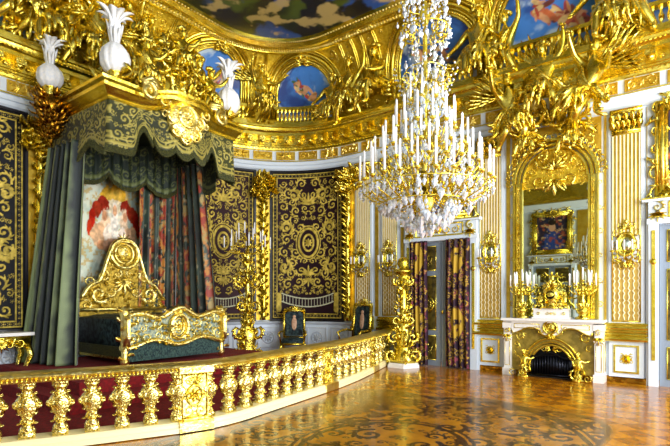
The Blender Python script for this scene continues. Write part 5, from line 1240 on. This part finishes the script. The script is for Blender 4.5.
# ================================================================== CHANDELIER
def chandelier():
    cx, cy = -2.5, 5.02; t = thing('chandelier', 'huge crystal chandelier with white candles hanging over the inlaid floor', 'chandelier', (cx, cy, 2.4)); z0 = -2.4
    g = MB(); g.lathe([(.0001, 2.62), (.05, 2.66), (.12, 2.8), (.05, 2.95), (.04, 3.2), (.1, 3.3), (.04, 3.4), (.03, 3.8), (.09, 3.95), (.03, 4.1), (.025, 4.8), (.07, 4.95), (.02, 5.1), (.02, 8.92)], 10, (0, 0, z0)); g.lathe([(.02, 8.7), (.2, 8.85), (.22, 8.92)], 12, (0, 0, z0)); g.build('central_stem', GOLD, t)
    tiers = [(26, .75, 3.02, 0), (22, .62, 3.2, .1), (18, .48, 3.4, .2), (13, .34, 3.66, .1), (8, .2, 3.96, .3)]
    c0 = None; d0 = None; drops = []; rg = random.Random(21)
    for ti, (n, r, z, ph) in enumerate(tiers):
        for i in range(n):
            a = ph+2*pi*i/n; d = np.array([cos(a), sin(a), 0]); P = [d*.05+[0, 0, z-.05], d*r*.3+[0, 0, z-.2], d*r*.6+[0, 0, z-.25], d*r*.85+[0, 0, z-.16], d*r+[0, 0, z-.05]]
            m = MB().tube(np.array(P)+[0, 0, z0], [.009, .011, .011, .009, .008], 5)
            sp = spiral(r*.62, z-.12, .09, 4.5, 1.1, -1, .008, 12)[0]; m.tube(np.c_[sp[:, 0]*d[0], sp[:, 0]*d[1], sp[:, 1]+z0], .008, 4)
            m.lathe([(.008, -.04), (.03, -.015), (.036, 0), (.012, .01)], 8, tuple(d*r+[0, 0, z+z0])); m.build('candle_arm', GOLD, t)
            if c0 is None: c0 = candle_mb(.29, .0125).build('candle', CANDLE, t); o = c0
            else: o = inst(c0, t, (0, 0, 0))
            o.location = tuple(d*r+[0, 0, z+.005+z0])
            for q in (.55, .8, 1.0): drops.append((*(d*r*q+[0, 0, z-.1-.12*(1-q)]), rg.uniform(.7, 1.2)))
    for r, z in ((.74, 2.94), (.5, 2.78), (.22, 4.3), (.28, 4.75), (.24, 5.1)):
        MB().tube([(r*cos(a), r*sin(a), z+z0) for a in np.linspace(0, 2*pi, 37)], .008, 6).build('gilt_ring', GOLD, t)
        for i in range(int(r*38)): a = rg.uniform(0, 6.28); drops.append((r*cos(a), r*sin(a), z-.03, rg.uniform(.9, 1.6)))
    for i in range(170):                                    # basket of large drops below
        h = rg.random(); r = .68*(h**.6)*rg.uniform(.7, 1.02); a = rg.uniform(0, 6.28); drops.append((r*cos(a), r*sin(a), 2.5+.48*h, rg.uniform(1.1, 2.1)))
    for i in range(420):                                    # cascade around the stem
        z = rg.uniform(3.0, 6.0); r = (.08+.17*rg.random()+(.14*rg.random() if 4.6 < z < 5.6 else 0)); a = rg.uniform(0, 6.28); drops.append((r*cos(a), r*sin(a), z, rg.uniform(.6, 1.3)))
    dm = MB(); dm.lathe([(.0001, 0), (.016, -.018), (.02, -.03), (.0001, -.062)], 6); dm.lathe([(.0001, .02), (.007, .012), (.007, .004), (.0001, 0)], 5)
    for i in range(150): z = rg.uniform(2.95, 4.0); r = (.78-.55*(z-2.95))*rg.uniform(.5, 1); a = rg.uniform(0, 6.28); drops.append((r*cos(a), r*sin(a), z, rg.uniform(.9, 1.5)))
    drops.sort(key=lambda q: -q[3])
    rest = MB()
    for i, (x, y, z, s_) in enumerate(drops):
        if i < 100:
            if d0 is None: d0 = dm.build('crystal_drop', CRYST, t, smooth=False); o = d0
            else: o = inst(d0, t, (0, 0, 0))
            o.location = (x, y, z+z0); o.scale = (s_*1.1,)*3
        else: rest.merge(dm, lambda V, x=x, y=y, z=z, s_=s_: V*s_*1.1+np.array([x, y, z+z0]))
    for k in range(16):                                     # bead chains
        a = 2*pi*k/16
        for (r0, z_0, r1, z_1, sag, n) in ((.74, 2.94, .08, 2.55, .06, 18), (.36, 4.3, .1, 3.7, .05, 12), (.1, 5.9, .3, 4.6, .08, 20)):
            for j in range(n): q = j/n; r = r0+(r1-r0)*q; z = z_0+(z_1-z_0)*q-sag*4*q*(1-q); rest.blob((r*cos(a), r*sin(a), z+z0), .011, 5, 4)
    rest.build('crystal_beads', CRYST, t, kind='stuff', smooth=False)
    g = MB()
    for k in range(12):
        a = k*pi/6; c, s_ = cos(a), sin(a); f = lambda V, c=c, s_=s_: np.stack([V[:, 0]*c-V[:, 2]*s_, V[:, 0]*s_+V[:, 2]*c, V[:, 1]+z0], 1)
        relief(g, scroll(.22, 4.2, .1, 3, 1, w=.012, leaves=3)+scroll(.18, 4.75, .09, 1, -1, w=.012, leaves=3)+scroll(.4, 2.95, .12, 2, 1, w=.012, leaves=3)+scroll(.2, 3.5, .1, 4, -1, w=.012, leaves=3)+scroll(.16, 5.3, .09, 2, 1, w=.012, leaves=3), zk=0, n=4, fn=f)
    g.build('gilt_scrolls', GOLD, t)
chandelier()

GR = {'gilded_statue': 'gilded statues on cornice, canopy and mirror', 'candle_sconce': 'gilded candle sconces on the pilasters', 'ostrich_plume': 'white plumes on the canopy corners', 'pilaster': 'fluted pilasters of the fireplace wall', 'palm_pilaster': 'gilded palm columns beside the hangings', 'lunette_painting': 'lunette paintings in the cove', 'embroidered_hanging': 'embroidered wall hangings', 'bed_curtain': 'curtains around the state bed', 'door_curtain': 'curtains of the doorway', 'candelabrum': 'candelabra on the mantel', 'gilt_armchair': 'gilt armchairs behind the balustrade', 'firedog': 'firedogs of the hearth', 'portrait_painting': 'portraits over the doorways'}
for o in list(bpy.data.objects):
    b = o.name.split('.')[0]
    if o.parent is None and b in GR: o['group'] = GR[b]
